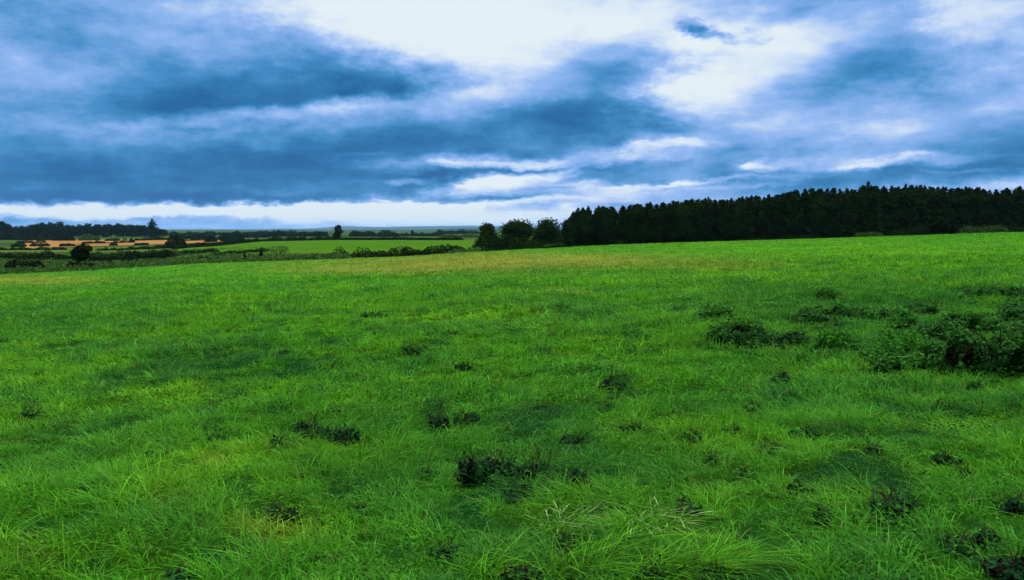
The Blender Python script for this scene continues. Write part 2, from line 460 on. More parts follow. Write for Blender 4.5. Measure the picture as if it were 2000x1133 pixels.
def make_conifer(seed, H=10.0, Rb=1.7, leaf=0.34):
    rs = np.random.default_rng(seed)
    root = thing("conifer_tree", (0, 0, 0))
    v, f = tube([(0, 0, -0.3), (0.02, 0, H * .35), (0.03, 0.02, H * .7), (0, 0, H * 0.985)], [H * .016, H * .012, H * .007, 0.012])
    parts = [(v, f)]
    P, Nn = [], []
    lv = int(H * 3.6)
    lop = rs.uniform(0, 6.28); pw = rs.uniform(2.0, 4.5)
    for i in range(lv):
        t = (i + rs.uniform(-.3, .3)) / lv
        z = H * (0.05 + 0.93 * max(t, 0))
        rr = Rb * max(1 - max(t, 0) ** pw, 0.0) ** 0.85 * (0.75 if t < .12 else 1.0) * (1 + 0.12 * math.sin(lop + 9 * t))
        nb = int(rs.integers(6, 10)) if t < .85 else 5
        a0 = rs.uniform(0, 6.28)
        for b in range(nb):
            a = a0 + 6.28 * b / nb + rs.normal(0, .2)
            l = rr * rs.uniform(.65, 1.2) + 0.06
            rise = (0.25 if t > .6 else -0.05) * l
            k = max(2, int(l / 0.24))
            for j in range(k):
                s = (j + 0.7) / k
                d = np.array([math.cos(a), math.sin(a), 0])
                p = d * l * s + np.array([0, 0, z + rise * s - 0.22 * l * s * s])
                P.append(p + rs.normal(0, .05, 3)); Nn.append(d * 0.5 + np.array([0, 0, .8]))
            if t < .8 and b % 3 == 0:
                q = np.array([[math.cos(a) * 0.02, math.sin(a) * 0.02, z], [math.cos(a) * l * .8, math.sin(a) * l * .8, z + rise * .8 - .14 * l]])
                parts.append(tube(q, [0.022, 0.008], 4))
    for j in range(10):   # leading shoot
        P.append(np.array([0, 0, H * (0.95 + 0.035 * j / 9)]) + rs.normal(0, .03, 3)); Nn.append(rs.normal(0, 1, 3))
    Vv, Fq = join(parts)
    mesh_obj("trunk", Vv, Fq, M_bark, root)
    Vv, q = leaf_quads(np.array(P), np.array(Nn), leaf, rs, aspect=1.7)
    mesh_obj("crown", Vv, [q], M_conifer, root)
    return root

def make_tree(name, seed, H, W, leaf, n, mat, trunk_frac=0.3, nl=9, lean=0.0, topheavy=0.0):
    """broad tree: forked tapered trunk with limbs, crown of leaf clumps in uneven lobes"""
    rs = np.random.default_rng(seed)
    root = thing(name, (0, 0, 0))
    z0 = H * trunk_frac
    lobes = []
    for i in range(nl):
        a = 6.28 * i / nl + rs.uniform(-.4, .4)
        t = rs.uniform(0, 1)
        rad = W * 0.5 * rs.uniform(.25, .62) * (1 - .5 * max(t - topheavy, 0))
        s = rs.uniform(.22, .36)
        lobes.append((math.cos(a) * rad + lean * H * t, math.sin(a) * rad, z0 + (H - z0) * (0.15 + 0.65 * t), W * s, W * s, (H - z0) * rs.uniform(.16, .28)))
    lobes.append((lean * H * .8, 0, H - (H - z0) * .2, W * .25, W * .25, (H - z0) * .2))
    lobes.append((lean * H * .4, 0, z0 + (H - z0) * .42, W * .36, W * .36, (H - z0) * .38))
    parts = [tube([(0, 0, -.3), (lean * H * .05, 0.02, H * .2), (lean * H * .25, 0, H * .5), (lean * H * .6, 0, H * .85)], [H * .03, H * .024, H * .014, H * .004])]
    for l in lobes[:nl]:
        q = [(lean * H * .1, 0, H * rs.uniform(.15, .35)), (l[0] * .6, l[1] * .6, l[2] * .8), (l[0], l[1], l[2])]
        parts.append(tube(q, [H * .013, H * .008, H * .003], 5))
    Vv, Fq = join(parts)
    mesh_obj("trunk", Vv, Fq, M_bark, root)
    P, Nn = lobes_points(lobes, n, rs, 2.6, .15)
    P[:, 2] = np.maximum(P[:, 2], 0.05)
    Vv, q = leaf_quads(P, Nn, leaf, rs)
    mesh_obj("crown", Vv, [q], mat, root)
    return root

def mound_leaves(P0, P1, hgt, wid, leaf, n, rs, seed, rag=0.5):
    """leaf positions of a hedge or low scrub running from P0 to P1 over the land"""
    L = math.hypot(P1[0] - P0[0], P1[1] - P0[1]) + 1e-6
    t = rs.uniform(0, 1, n)
    x = P0[0] + (P1[0] - P0[0]) * t; y = P0[1] + (P1[1] - P0[1]) * t
    nx, ny = -(P1[1] - P0[1]) / L, (P1[0] - P0[0]) / L
    prof = 1 - rag + 2 * rag * fbm(t * L / max(hgt * 1.3, .2) + seed * 3.1, t * 0 + seed, seed, 3)
    ends = np.clip(np.minimum(t, 1 - t) * L / (0.6 * hgt + 0.01), 0, 1) ** .5
    hh = hgt * prof * (0.25 + .75 * ends)
    a = rs.uniform(0, math.pi, n); r = rs.uniform(0, 1, n) ** .4
    off = np.cos(a) * r * wid * .5 * (.6 + .4 * prof); up = np.sin(a) * r * hh
    X_, Y_ = x + nx * off, y + ny * off
    P = np.stack([X_, Y_, up], -1)
    Nn = np.stack([nx * np.cos(a), ny * np.cos(a), np.sin(a)], -1)
    P[:, 2] += height(X_, Y_)
    return P, Nn

# ------------------------------------------------------------------ plantation
TOPL = ([1085, 1110, 1130, 1160, 1200, 1300, 1400, 1500, 1560, 1620, 1700, 1800, 1900, 2000, 2100], [432, 420, 410, 406, 399, 394, 387, 380, 373, 368, 361, 366, 366, 366, 366])
protos = [make_conifer(100 + i, 10.0, Rb, .36) for i, Rb in enumerate((1.7, 2.2, 1.9, 2.5, 2.0, 2.3, 2.1))]
used = [False] * len(protos)
def put(protos, used, k, loc, rz, sc):
    if not used[k]:
        used[k] = True
        o = protos[k]; o.location = loc; o.rotation_euler = (0, 0, rz); o.scale = sc
        return o
    return dup(protos[k], loc, rz, sc)
GP = "conifers of the dense plantation along the far field edge"
LP = "dark conifer packed among its neighbours in the plantation on the right"
rs = np.random.default_rng(5)
for rowi in range(4):
    px = 1120.0 + 9 * rowi
    while px < 2085:
        d = float(edge_d(px)) + 6.5 + rowi * 2.6 + rs.uniform(-.6, .6)
        x, y, z = at_d(px, d)
        base_row = project(x, y, z)[1]
        top = np.interp(px, *TOPL) + rs.normal(1.0, 1.9) + (2.0 if rowi == 0 else 0) + 2.0 * math.sin(px / 37.0) + 1.8 * math.sin(px / 17.0)
        if px > 1640 and px < 1670: top += 4
        H = (base_row - top) * d / F
        k = int(rs.integers(0, len(protos)))
        w = rs.uniform(.85, 1.15) * (0.55 + .45 * H / 10)
        o = put(protos, used, k, (x, y, z), rs.uniform(0, 6.28), (w, w, H / 10.0))
        tag(o, LP, "conifer", GP)
        px += rs.choice([11, 15, 19, 24]) * rs.uniform(.85, 1.15) * (1.0 if rowi < 3 else 1.2)
for i, (p, top, wp_, lb) in enumerate([(1112, 430, 34, "low bushy dark tree filling the left foot of the plantation"),
        (1142, 411, 40, "rounded dark tree among the left end conifers"), (1178, 405, 44, "broad dark round topped tree near the plantation's left end"),
        (1240, 402, 46, "round topped dark tree a little right of the plantation's left end"), (1330, 397, 50, "broad round topped tree in the shorter left part of the plantation"),
        (1430, 388, 50, "round topped tree where the plantation starts to rise")]):
    x, y, z = at_d(p, float(edge_d(p)) + 5.0)
    o = make_tree("round_topped_tree", 360 + i, (project(x, y, z)[1] - top) * y / F, wp_ * y / F, .3, 5200, M_conifer, trunk_frac=.05, nl=11)
    o.location = (x, y, z); tag(o, lb, "tree", GP)
# two that stand out
x, y, z = at_d(1693, 169); o = dup(protos[0], (x, y, z), 1.0, (1.0, 1.0, (project(x, y, z)[1] - 355) * 169 / F / 10))
tag(o, "tallest conifer whose pointed tip rises above the plantation top", "conifer", GP)
x, y, z = at_d(1126, 156); o = dup(protos[4], (x, y, z), 2.0, (.8, .8, (project(x, y, z)[1] - 411) * 156 / F / 10))
tag(o, "conifer at the open left end of the plantation, next to the gap", "conifer", GP)

# ------------------------------------------------------------------ three round trees
def place_tree(o, px, d, rz=0.0):
    x, y, z = at_d(px, d); o.location = (x, y, z); o.rotation_euler = (0, 0, rz); return o
def tree_px(name, seed, px, d, top, wpx, leaf, n, mat, label, cat="tree", group=None, **kw):
    x, y, z = at_d(px, d)
    H = (project(x, y, z)[1] - top) * d / F
    o = make_tree(name, seed, H, wpx * d / F, leaf, n, mat, **kw)
    o.location = (x, y, z)
    return tag(o, label, cat, group)
G3 = "round trees left of the plantation"
tree_px("round_tree", 301, 953, 158, 436, 56, .26, 5200, M_tree, "leftmost and smallest of the three round trees left of the plantation", group=G3, trunk_frac=.08)
tree_px("round_tree", 302, 1008, 160, 430, 84, .26, 8000, M_tree, "broad middle one of the three round trees left of the plantation", group=G3, trunk_frac=.06, nl=11)
tree_px("round_tree", 303, 1068, 161, 427, 66, .26, 6000, M_tree, "taller round tree beside the gap before the plantation", group=G3, trunk_frac=.06)

# ------------------------------------------------------------------ hedges and shrubs at the field edge and beyond
def hedge(px0, d0, px1, d1, hpx, wid, label, leaf=.3, dens=1.0, mat=None, rag=.5, seed=1, name="hedge", cat="hedge", group=None):
    rs = np.random.default_rng(400 + seed)
    a, b = at_d(px0, d0), at_d(px1, d1)
    dm = (d0 + d1) / 2
    hgt = hpx * dm / F
    L = math.hypot(a[0] - b[0], a[1] - b[1])
    n = int(min(26000, max(250, dens * 3.2 * L * (hgt + wid) / leaf ** 2)))
    P, Nn = mound_leaves(a, b, hgt, wid, leaf, n, rs, seed, rag)
    Vv, q = leaf_quads(P, Nn, leaf, rs)
    c = np.array([(a[0] + b[0]) / 2, (a[1] + b[1]) / 2, float(height((a[0] + b[0]) / 2, (a[1] + b[1]) / 2))])
    o = mesh_obj(name, Vv - c, [q], mat or M_hedge)
    o.location = c
    return tag(o, label, cat, group)

HG = "hedges and bushes around the far fields"
hedge(783, 147, 912, 150, 15, 2.0, "dense dark hedge standing right of the broken hedgerow", .2, .9, rag=.6, seed=1)
hedge(650, 144, 792, 148, 14, 2.0, "broken bushy hedgerow just beyond the dry field edge", .2, .5, rag=.95, seed=2)
hedge(560, 140, 660, 146, 6, 1.0, "thin low hedge running left from the broken hedgerow", .18, .6, rag=.8, seed=3)
hedge(519, 132, 562, 134, 5, 1.0, "low dark dash of hedge right of the small upright shrub", .16, .9, rag=.5, seed=4)
hedge(601, 134, 617, 134, 6, 1.0, "tiny dark bush on the field edge left of the broken hedgerow", .14, 1.0, seed=5, name="bush", cat="bush")
hedge(934, 148, 992, 149, 9, 1.4, "low dark hedge at the foot of the two left round trees", .18, 1.0, seed=6)
hedge(1002, 150, 1042, 151, 14, 2.0, "dark rounded bush in front of the middle round tree", .18, 1.0, rag=.25, seed=7, name="bush", cat="bush")
hedge(1040, 153, 1200, 156, 5, 1.2, "thin low hedge between the round trees and plantation corner", .18, .9, rag=.6, seed=8)
hedge(930, 155, 1050, 158, 26, 3.0, "dark bushy thicket joining the left and middle round trees", .24, 1.0, M_tree, rag=.5, seed=90, name="thicket", cat="bush")
hedge(1030, 158, 1105, 160, 22, 3.0, "dark bushy thicket joining the middle and right round trees", .24, 1.0, M_tree, rag=.5, seed=91, name="thicket", cat="bush")
hedge(1060, 157, 1120, 159, 11, 2.0, "pale grey green scrub at the plantation's left foot", .22, .7, M_pale, seed=9, name="scrub", cat="scrub")
# understorey along the plantation
hedge(1180, 157, 1235, 158, 13, 1.6, "pale scrub bush at the plantation foot, nearest its left end", .22, .7, M_pale, seed=10, name="scrub", cat="scrub")
hedge(1330, 160, 1420, 161, 12, 1.6, "dull green scrub under the shorter left part of the plantation", .24, .6, M_hedge, seed=11, name="scrub", cat="scrub")
hedge(1520, 161, 1600, 162, 9, 1.6, "low dark scrub at the middle of the plantation foot", .22, .8, M_hedge, seed=12, name="scrub", cat="scrub")
hedge(1668, 162.5, 1722, 163, 8, 1.4, "pale flat scrub under the tallest conifer", .2, .8, M_pale, seed=13, name="scrub", cat="scrub")
hedge(1715, 164, 1812, 165, 16, 2.0, "grey green scrub bank under the right half of the plantation", .22, .7, M_hedge, seed=14, name="scrub", cat="scrub")
hedge(1870, 167, 1965, 168, 14, 2.0, "loose pale scrub in the plantation foot near the right edge", .22, .6, M_pale, seed=15, name="scrub", cat="scrub")
hedge(1950, 168, 2080, 170, 11, 1.6, "dark low scrub at the right end of the plantation foot", .22, .8, M_hedge, seed=16, name="scrub", cat="scrub")
hedge(1230, 159, 1330, 160, 7, 1.3, "long thin dark scrub under the left part of the plantation", .2, .8, M_hedge, seed=17, name="scrub", cat="scrub")
hedge(1420, 160.5, 1520, 161, 7, 1.3, "low black scrub strip left of the plantation middle", .2, .8, M_hedge, seed=18, name="scrub", cat="scrub")
# left valley
hedge(5, 119, 90, 121, 21, 2.4, "dark rounded shrub at the left edge, nearest beyond the field", .2, .9, rag=.35, seed=20, name="shrub", cat="shrub")
hedge(-70, 190, 60, 190, 14, 2.0, "dark flat hedge at the left edge behind the shrub", .26, 1.0, rag=.5, seed=21)
hedge(52, 186, 112, 186, 18, 2.2, "bumpy dark hedge between left edge hedge and leaning tree", .26, 1.0, rag=.6, seed=22)
hedge(108, 182, 182, 184, 20, 2.4, "tall dark hedge behind the leaning dark tree", .26, 1.0, rag=.5, seed=23)
hedge(176, 186, 262, 192, 14, 2.2, "dull green hedge right of the leaning dark tree", .26, .8, rag=.6, seed=24)
hedge(245, 196, 338, 205, 16, 2.4, "long black hedge under the right part of the stubble field", .28, 1.0, rag=.3, seed=25)
hedge(150, 123, 300, 128, 10, 2.0, "grey green rough scrub along the left field edge", .26, .5, M_pale, rag=.7, seed=26, name="scrub", cat="scrub")
hedge(300, 130, 430, 136, 7, 2.0, "low faded scrub along the field edge before the meadow", .24, .4, M_pale, rag=.8, seed=27, name="scrub", cat="scrub")
hedge(384, 132, 412, 133, 12, 1.5, "single dark bush on the field edge below the meadow's left end", .2, 1.0, rag=.25, seed=28, name="bush", cat="bush")
hedge(125, 121, 190, 123, 13, 1.6, "dark bush at the foot of the leaning tree", .2, 1.0, rag=.4, seed=29, name="bush", cat="bush")
hedge(322, 330, 364, 334, 22, 4.0, "dark clump of bushes splitting the stubble field's right end", .4, 1.0, rag=.3, seed=30, name="bush", cat="bush")
hedge(340, 300, 505, 425, 7, 2.4, "dark hedge slanting up along the meadow's left side", .35, 1.0, rag=.5, seed=31)
hedge(500, 425, 652, 432, 7, 3.0, "bumpy dark hedge along the meadow top left of the lone tree", .4, 1.0, rag=.7, seed=32)
hedge(640, 432, 905, 440, 5, 2.4, "straight thin black hedge along the meadow top right of the lone tree", .35, 1.2, rag=.25, seed=33)
for i, (a, b, d, hp, lb) in enumerate([
        (20, 52, 420, 6, "leftmost small dark bush on the stubble field's lower edge"),
        (58, 98, 425, 7, "second small dark bush on the stubble field's lower edge"),
        (116, 148, 425, 6, "third small dark bush on the stubble field's lower edge"),
        (216, 228, 430, 7, "tiny single bush in the middle of the stubble field's lower edge"),
        (252, 262, 540, 10, "short upright bush standing inside the stubble field"),
        (262, 290, 430, 4, "flat dark bush on the stubble field's lower edge right of centre"),
        (400, 424, 470, 8, "small bush at the right tip of the stubble field"),
        (430, 480, 480, 8, "dark bush pair just right of the stubble field"),
        (205, 235, 640, 5, "dark bush on the upper edge of the stubble field")]):
    hedge(a, d, b, d + 4, hp, 2.5, lb, .4, 1.1, rag=.35, seed=50 + i, name="bush", cat="bush", group="bushes around the stubble field")
for i, (a, b, d0, d1, hp, lb) in enumerate([
        (-60, 130, 330, 335, 6, "ragged dark hedge across the pale meadow at far left"), (190, 330, 300, 320, 6, "broken dark scrub line between black hedge and stubble field"),
        (330, 420, 210, 240, 6, "dull scrub patch right of the long black hedge"), (420, 520, 200, 230, 5, "faint scrub patch left of the small upright shrub"),
        (60, 180, 150, 155, 7, "dark weedy bank between leaning tree and left edge"), (200, 320, 160, 170, 6, "dark weedy bank in front of the long black hedge"),
        (160, 250, 520, 540, 6, "low scrub on the left half of the stubble field"), (30, 90, 560, 570, 6, "low scrub on the left tip of the stubble field"),
        (340, 470, 560, 600, 6, "ragged scrub behind the stubble field's right tip")]):
    hedge(a, d0, b, d1, hp, 3.0, lb, .3, .7, M_hedge, rag=.9, seed=120 + i, name="scrub", cat="scrub")
hedge(50, 690, 135, 700, 14, 6, "broad dark bushes under the left part of the distant wood", .9, .9, rag=.6, seed=70, name="bush", cat="bush")
hedge(105, 680, 145, 690, 17, 6, "round dark bush below the distant wood's left half", .8, 1, rag=.3, seed=71, name="bush", cat="bush")
hedge(155, 690, 195, 700, 12, 6, "dull green bush below the middle of the distant wood", .8, .9, M_pale, rag=.3, seed=72, name="bush", cat="bush")
hedge(-80, 720, 60, 720, 12, 8, "dark bank of bushes at the left end below the wood", .9, 1, rag=.4, seed=73, name="bush", cat="bush")
hedge(262, 640, 330, 650, 5, 4, "dark thin hedge on top of the stubble field's right part", .6, 1, rag=.3, seed=74)
hedge(330, 700, 420, 720, 8, 5, "ragged dark hedge right of the distant wood", .8, .9, rag=.7, seed=75)
hedge(430, 760, 520, 800, 8, 6, "dark distant hedge left of the meadow top", .8, .9, rag=.7, seed=76)
hedge(520, 900, 640, 950, 8, 8, "faint distant hedge left of the lone tree", 1.0, .9, rag=.7, seed=77)
hedge(682, 900, 735, 905, 12, 8, "dark tree clump on the skyline right of the lone tree", 1.0, 1, rag=.5, seed=78)
hedge(735, 800, 780, 805, 13, 8, "green bushy clump right of the skyline tree clump", .9, .9, M_tree, rag=.5, seed=79)
hedge(770, 950, 870, 960, 6, 6, "thin distant hedge in the fields before the blue hills", 1.0, .9, rag=.7, seed=80)
hedge(850, 1500, 935, 1500, 8, 14, "long dark tree belt before the hills, left of the round trees", 1.6, 1, rag=.35, seed=81)
hedge(860, 620, 935, 625, 7, 5, "dull green hedge behind the first round tree", .7, .8, M_pale, rag=.6, seed=82)
hedge(330, 1300, 640, 1400, 6, 14, "long hazy tree belt under the left skyline", 1.8, .8, rag=.8, seed=83)

# leaning dark tree, lone tree, small upright shrub
tree_px("leaning_tree", 310, 150, 122, 478, 44, .24, 2200, M_hedge, "dark tree leaning right over the hedge near the left edge", trunk_frac=.3, lean=.28)
tree_px("lone_tree", 311, 661, 436, 439, 20, .5, 1500, M_tree, "lone dark tree on the skyline at the meadow top", trunk_frac=.05)
tree_px("upright_shrub", 312, 510, 131, 486, 10, .13, 900, M_hedge, "small narrow upright dark shrub on the field edge", cat="shrub", trunk_frac=.05)
tree_px("sapling", 313, 478, 131, 492, 6, .1, 250, M_hedge, "faint thin sapling left of the small upright shrub", cat="shrub", trunk_frac=.2)

# ------------------------------------------------------------------ distant wood, left skyline
wp = [make_tree("wood_tree", 330 + i, 14.0, w, .85, 1300, M_tree, trunk_frac=.08) for i, w in enumerate((9, 11, 8, 10, 12))]
wu = [False] * len(wp)
TW = ([-100, 0, 8, 22, 40, 75, 105, 130, 160, 200, 250, 290, 315, 330], [436, 430, 432, 441, 443, 437, 434, 440, 441, 438, 438, 439, 446, 452])
GW = "trees of the distant wood on the left skyline"
px = -60.0
while px < 318:
    for rowi in range(2):
        d = 900 + rowi * 14 + rs.uniform(-4, 4)
        p = px + rowi * 5
        x, y, z = at_d(p, d)
        top = np.interp(p, *TW) + rs.normal(0, 1.6)
        H = max((project(x, y, z)[1] - top) * d / F, 3)
        k = int(rs.integers(0, 5))
        o = put(wp, wu, k, (x, y, z), rs.uniform(0, 6.28), (rs.uniform(.8, 1.1), rs.uniform(.8, 1.1), H / 14))
        tag(o, "dark tree merged into the distant wood on the left skyline", "tree", GW)
    px += rs.uniform(9, 14)
x, y, z = at_d(298, 890); o = dup(protos[3], (x, y, z), .4, (2.6, 2.6, (project(x, y, z)[1] - 427) * 890 / F / 10))
tag(o, "tall pointed conifer at the right end of the distant wood", "conifer")
# single trees scattered over the far fields
GF = "single trees scattered over the far fields"
for (p, d, top, lb) in [(345, 1000, 453, "tiny tree just right of the distant wood"), (372, 1250, 452, "small dark tree on the left skyline past the wood"),
                        (420, 1100, 453, "small tree above the stubble field's right tip"), (456, 900, 455, "dot of a tree above the slanting hedge"),
                        (512, 800, 456, "dark tree left of centre on the meadow's upper hedge"), (560, 1000, 455, "faint tree midway to the lone tree"),
                        (610, 900, 455, "small round tree just left of the lone tree"), (540, 620, 458, "dark bushy tree behind the meadow's top left corner"),
                        (805, 1200, 449, "tiny tree on the rise before the blue hills")]:
    x, y, z = at_d(p, d)
    H = max((project(x, y, z)[1] - top) * d / F, 3)
    o = dup(wp[int(rs.integers(0, 5))], (x, y, z), rs.uniform(0, 6.28), (H / 14 * 1.2, H / 14 * 1.2, H / 14))
    tag(o, lb, "tree", GF)

# ------------------------------------------------------------------ near brambles, nettles and weeds
CLEAR = []   # (x, y, radius_x, radius_y) where the grass is thinned
def scrub_px(name, x0, x1, top, base, label, cat, mat, leaf=.05, n=3000, depth=None, canes=6, rag=.4, seed=1, group=None, hscale=1.0, lift=0.08):
    """low bush filling pixel box x0..x1, top..base on the near field"""
    rs = np.random.default_rng(700 + seed)
    x, y, z = at_px((x0 + x1) / 2, base)
    wid = (x1 - x0) * y / F
    hgt = max((base - top) * y / F * hscale, .1) * .92
    dep = depth or min(wid * .8, 1.5 * hgt + .3)
    y += dep * .5
    x = (x0 + x1) / 2; x = (x - CX) / F * y
    z = float(height(x, y))
    root = thing(name, (x, y, z))
    lobes = []
    nl = max(5, int(wid / max(hgt * .5, .1)))
    for i in range(nl):
        u = (i + .5) / nl * 2 - 1 + rs.uniform(-.1, .1)
        e = math.sqrt(max(1 - u * u, .15))
        hh = hgt * e * rs.uniform(1 - rag, 1.05)
        lobes.append((u * wid * .46, rs.uniform(-.3, .3) * dep, hh * .5, wid / nl * rs.uniform(.7, 1.2), dep * .35, hh * .5))
    P, Nn = lobes_points(lobes, int(n * .62), rs, 2.2, .26)
    P[:, 2] = np.abs(P[:, 2])
    gap = fbm((P[:, 0] + x) * 3.2, (P[:, 1] + y) * 3.2 + P[:, 2] * 2.5, 300 + seed, 3) > .40
    P, Nn = P[gap], Nn[gap]
    zz = height(P[:, 0] + x, P[:, 1] + y) - z
    P[:, 2] += zz
    Vv, q = leaf_quads(P, Nn, leaf, rs, up=.4)
    mesh_obj("foliage", Vv, [q], mat, root)
    parts = []
    for i in range(canes):
        l = lobes[int(rs.integers(0, nl))]
        a = rs.uniform(0, 6.28)
        b0 = np.array([l[0], l[1], 0.0])
        e = b0 + np.array([math.cos(a) * hgt * .6, math.sin(a) * hgt * .6, hgt * rs.uniform(.35, .75)])
        mpt = (b0 + e) / 2 + np.array([0, 0, hgt * .2])
        parts.append(tube([b0 - np.array([0, 0, .05]), mpt, e], [.008, .006, .003], 4))
    if parts:
        Vv, Fq = join(parts); mesh_obj("stem", Vv, Fq, M_stalk, root)
    CLEAR.append((x, y, wid * .5, dep * .5, .4))
    return tag(root, label, cat, group)

scrub_px("bramble_bush", 1392, 1500, 618, 676, "dark bramble patch standing alone in the grass, left half of the pair", "bramble", M_bramble, .032, 15000, seed=1, canes=10)
scrub_px("bramble_bush", 1478, 1572, 630, 682, "dark bramble patch joined to the right of the lone one", "bramble", M_bramble, .032, 12000, seed=2, canes=8)
scrub_px("bramble_bush", 1555, 1632, 603, 637, "small black bramble behind the loose nettle clump", "bramble", M_bramble, .032, 8400, seed=3)
scrub_px("bramble_bush", 1636, 1690, 608, 628, "smallest dark bramble right of the black one", "bramble", M_bramble, .032, 3000, seed=4)
scrub_px("nettle_clump", 1576, 1684, 640, 686, "loose mid green nettle clump right of the dark bramble patch", "nettles", M_nettle, .032, 5200, seed=5, canes=0)
scrub_px("bramble_bush", 1768, 1852, 594, 617, "dark bramble in front of the long low bush at upper right", "bramble", M_bramble, .032, 5200, seed=6)
scrub_px("bramble_bush", 1862, 2060, 562, 583, "long low dark bush farthest back at the right edge", "bramble", M_bramble, .032, 12000, seed=7)
scrub_px("bramble_bush", 1835, 1965, 640, 742, "large dark bramble bush, front left of the right edge mass", "bramble", M_bramble, .032, 18000, seed=8, canes=14)
scrub_px("bramble_bush", 1925, 2130, 584, 756, "tallest bramble bush cut by the right edge", "bramble", M_bramble, .032, 40000, seed=9, canes=20, depth=1.4)
scrub_px("bramble_bush", 1780, 1905, 618, 670, "dark bramble behind the front left bush of the right mass", "bramble", M_bramble, .032, 10400, seed=10, canes=10)
scrub_px("bramble_bush", 1895, 2090, 588, 640, "bramble at the back of the right mass with pale gaps", "bramble", M_bramble, .032, 18000, seed=11, canes=10)
scrub_px("nettle_clump", 1690, 1842, 636, 706, "pale nettle clump left of the large right bramble bushes", "nettles", M_nettle, .032, 9200, seed=12, canes=0)
scrub_px("nettle_clump", 1730, 1800, 612, 645, "small nettle clump behind the pale nettles", "nettles", M_nettle, .032, 3600, seed=13, canes=0)
scrub_px("bramble_bush", 1508, 1566, 726, 753, "small dark bramble tuft alone in front of the bramble pair", "bramble", M_bramble, .032, 3000, seed=14)
scrub_px("bramble_bush", 1900, 1930, 738, 766, "little dark tuft in front of the large right brambles", "bramble", M_bramble, .032, 1400, seed=15)
M_leafy = foliage_mat("leafy_scrub", (0.010, 0.045, 0.010), (0.05, 0.20, 0.020), 4.0, 0.25, 0.8, spec=0.02)
scrub_px("leafy_scrub", 1690, 1790, 584, 628, "mid green scrub behind the small nettle clump", "scrub", M_leafy, .04, 5000, seed=31, canes=0)
scrub_px("leafy_scrub", 1840, 1960, 596, 660, "mid green scrub in the heart of the right edge mass", "scrub", M_leafy, .04, 7000, seed=32, canes=0)
scrub_px("leafy_scrub", 1770, 1880, 668, 722, "mid green scrub at the foot of the large front bramble", "scrub", M_leafy, .04, 6500, seed=33, canes=0)
scrub_px("leafy_scrub", 1590, 1700, 588, 622, "faint green scrub around the thin tall weed", "scrub", M_leafy, .04, 3600, seed=34, canes=0)
scrub_px("leafy_scrub", 1960, 2110, 574, 606, "mid green scrub just below the long low bush at the right edge", "scrub", M_leafy, .045, 6000, seed=35, canes=0)
scrub_px("leafy_scrub", 1360, 1440, 590, 622, "faint green scrub behind the lone bramble patch", "scrub", M_leafy, .04, 2600, seed=36, canes=0)
scrub_px("leafy_scrub", 1700, 1790, 690, 726, "low green scrub in front of the pale nettles", "scrub", M_leafy, .035, 3600, seed=37, canes=0)
scrub_px("tall_weed", 1592, 1640, 550, 588, "thin tall weed standing behind the black bramble", "weed", M_nettle, .05, 500, seed=16, canes=9)

def weed_px(x0, x1, top, base, label, rust=0.0, seed=1, n=60, group="dark weed clumps in the grass"):
    """broad-leaved weed: rosette of curved strap leaves, some withered, on short stalks"""
    rs = np.random.default_rng(900 + seed)
    x, y, z = at_px((x0 + x1) / 2, base + (base - top) * .15)
    wid = (x1 - x0) * y / F; hgt = max((base - top) * y / F, .09) * (1.0 if group.startswith('small') else 1.35 if base - top < 65 and x1 - x0 < 95 else .95)
    root = thing("weed_clump", (x, y, z))
    def leaves(n, lw):
        Vs, Fs = [], []
        for i in range(n):
            bx, by = rs.uniform(-.42, .42) * wid, rs.uniform(-.3, .3) * min(wid, .5)
            a = rs.uniform(0, 6.28); L = hgt * rs.uniform(.7, 1.25); w = lw * L * rs.uniform(.7, 1.2)
            d = np.array([math.cos(a), math.sin(a), 0]); s = np.array([-d[1], d[0], 0])
            lean = rs.uniform(.2, 1.0)
            tw = rs.uniform(-.4, .4)
            base_i = len(Vs)
            for t, ww in ((0, .25), (.3, .9), (.65, 1.0), (1.0, .12)):
                p = np.array([bx, by, -.02]) + d * L * lean * t * t + np.array([0, 0, L * (t - .45 * lean * t * t)])
                sv = s * math.cos(tw * t) + np.array([0, 0, 1]) * math.sin(tw * t)
                Vs += [p - sv * w * ww * .5, p + sv * w * ww * .5]
            for k in range(3):
                b = base_i + 2 * k; Fs.append((b, b + 1, b + 3, b + 2))
        return np.array(Vs), np.array(Fs)
    nl = int(n * 4)
    lob = []
    for i in range(max(5, int(wid / .04))):
        hh = hgt * rs.uniform(.25, .8)
        lob.append((rs.uniform(-.5, .5) * wid, rs.uniform(-.3, .3) * min(wid, .4), hh * .5, rs.uniform(.035, .07) + wid * .07, rs.uniform(.03, .08), hh * .5))
    P, Nn = lobes_points(lob, nl, rs, 2.2, .25)
    P[:, 2] = np.abs(P[:, 2])
    v1, q1 = leaf_quads(P, Nn, .024, rs, aspect=2.0, up=.3)
    v2, q2 = leaves(max(5, n // 9), .10)
    mesh_obj("leaves", np.vstack([v1, v2]), [q1, q2 + len(v1)], M_weed, root)
    if rust > 0:
        v, f = leaf_quads(*lobes_points(lob[:max(2, len(lob) // 3)], int(n * 3 * rust) + 10, rs, 2.5, .1), .022, rs); mesh_obj("withered_leaves", v, [f], M_rust, root)
    parts = []
    for i in range(5):
        bx, by = rs.uniform(-.3, .3) * wid, rs.uniform(-.2, .2) * min(wid, .5)
        parts.append(tube([(bx, by, -.03), (bx + rs.uniform(-.03, .03), by, hgt * .5), (bx + rs.uniform(-.06, .06), by, hgt * rs.uniform(.8, 1.15))], [.005, .004, .002], 4))
    v, F_ = join(parts); mesh_obj("stalk", v, F_, M_stalk, root)
    CLEAR.append((x, y, wid * .5, max(wid * .25, .1), .34 if not group.startswith('small') else .6))
    return tag(root, label, "weed", group)

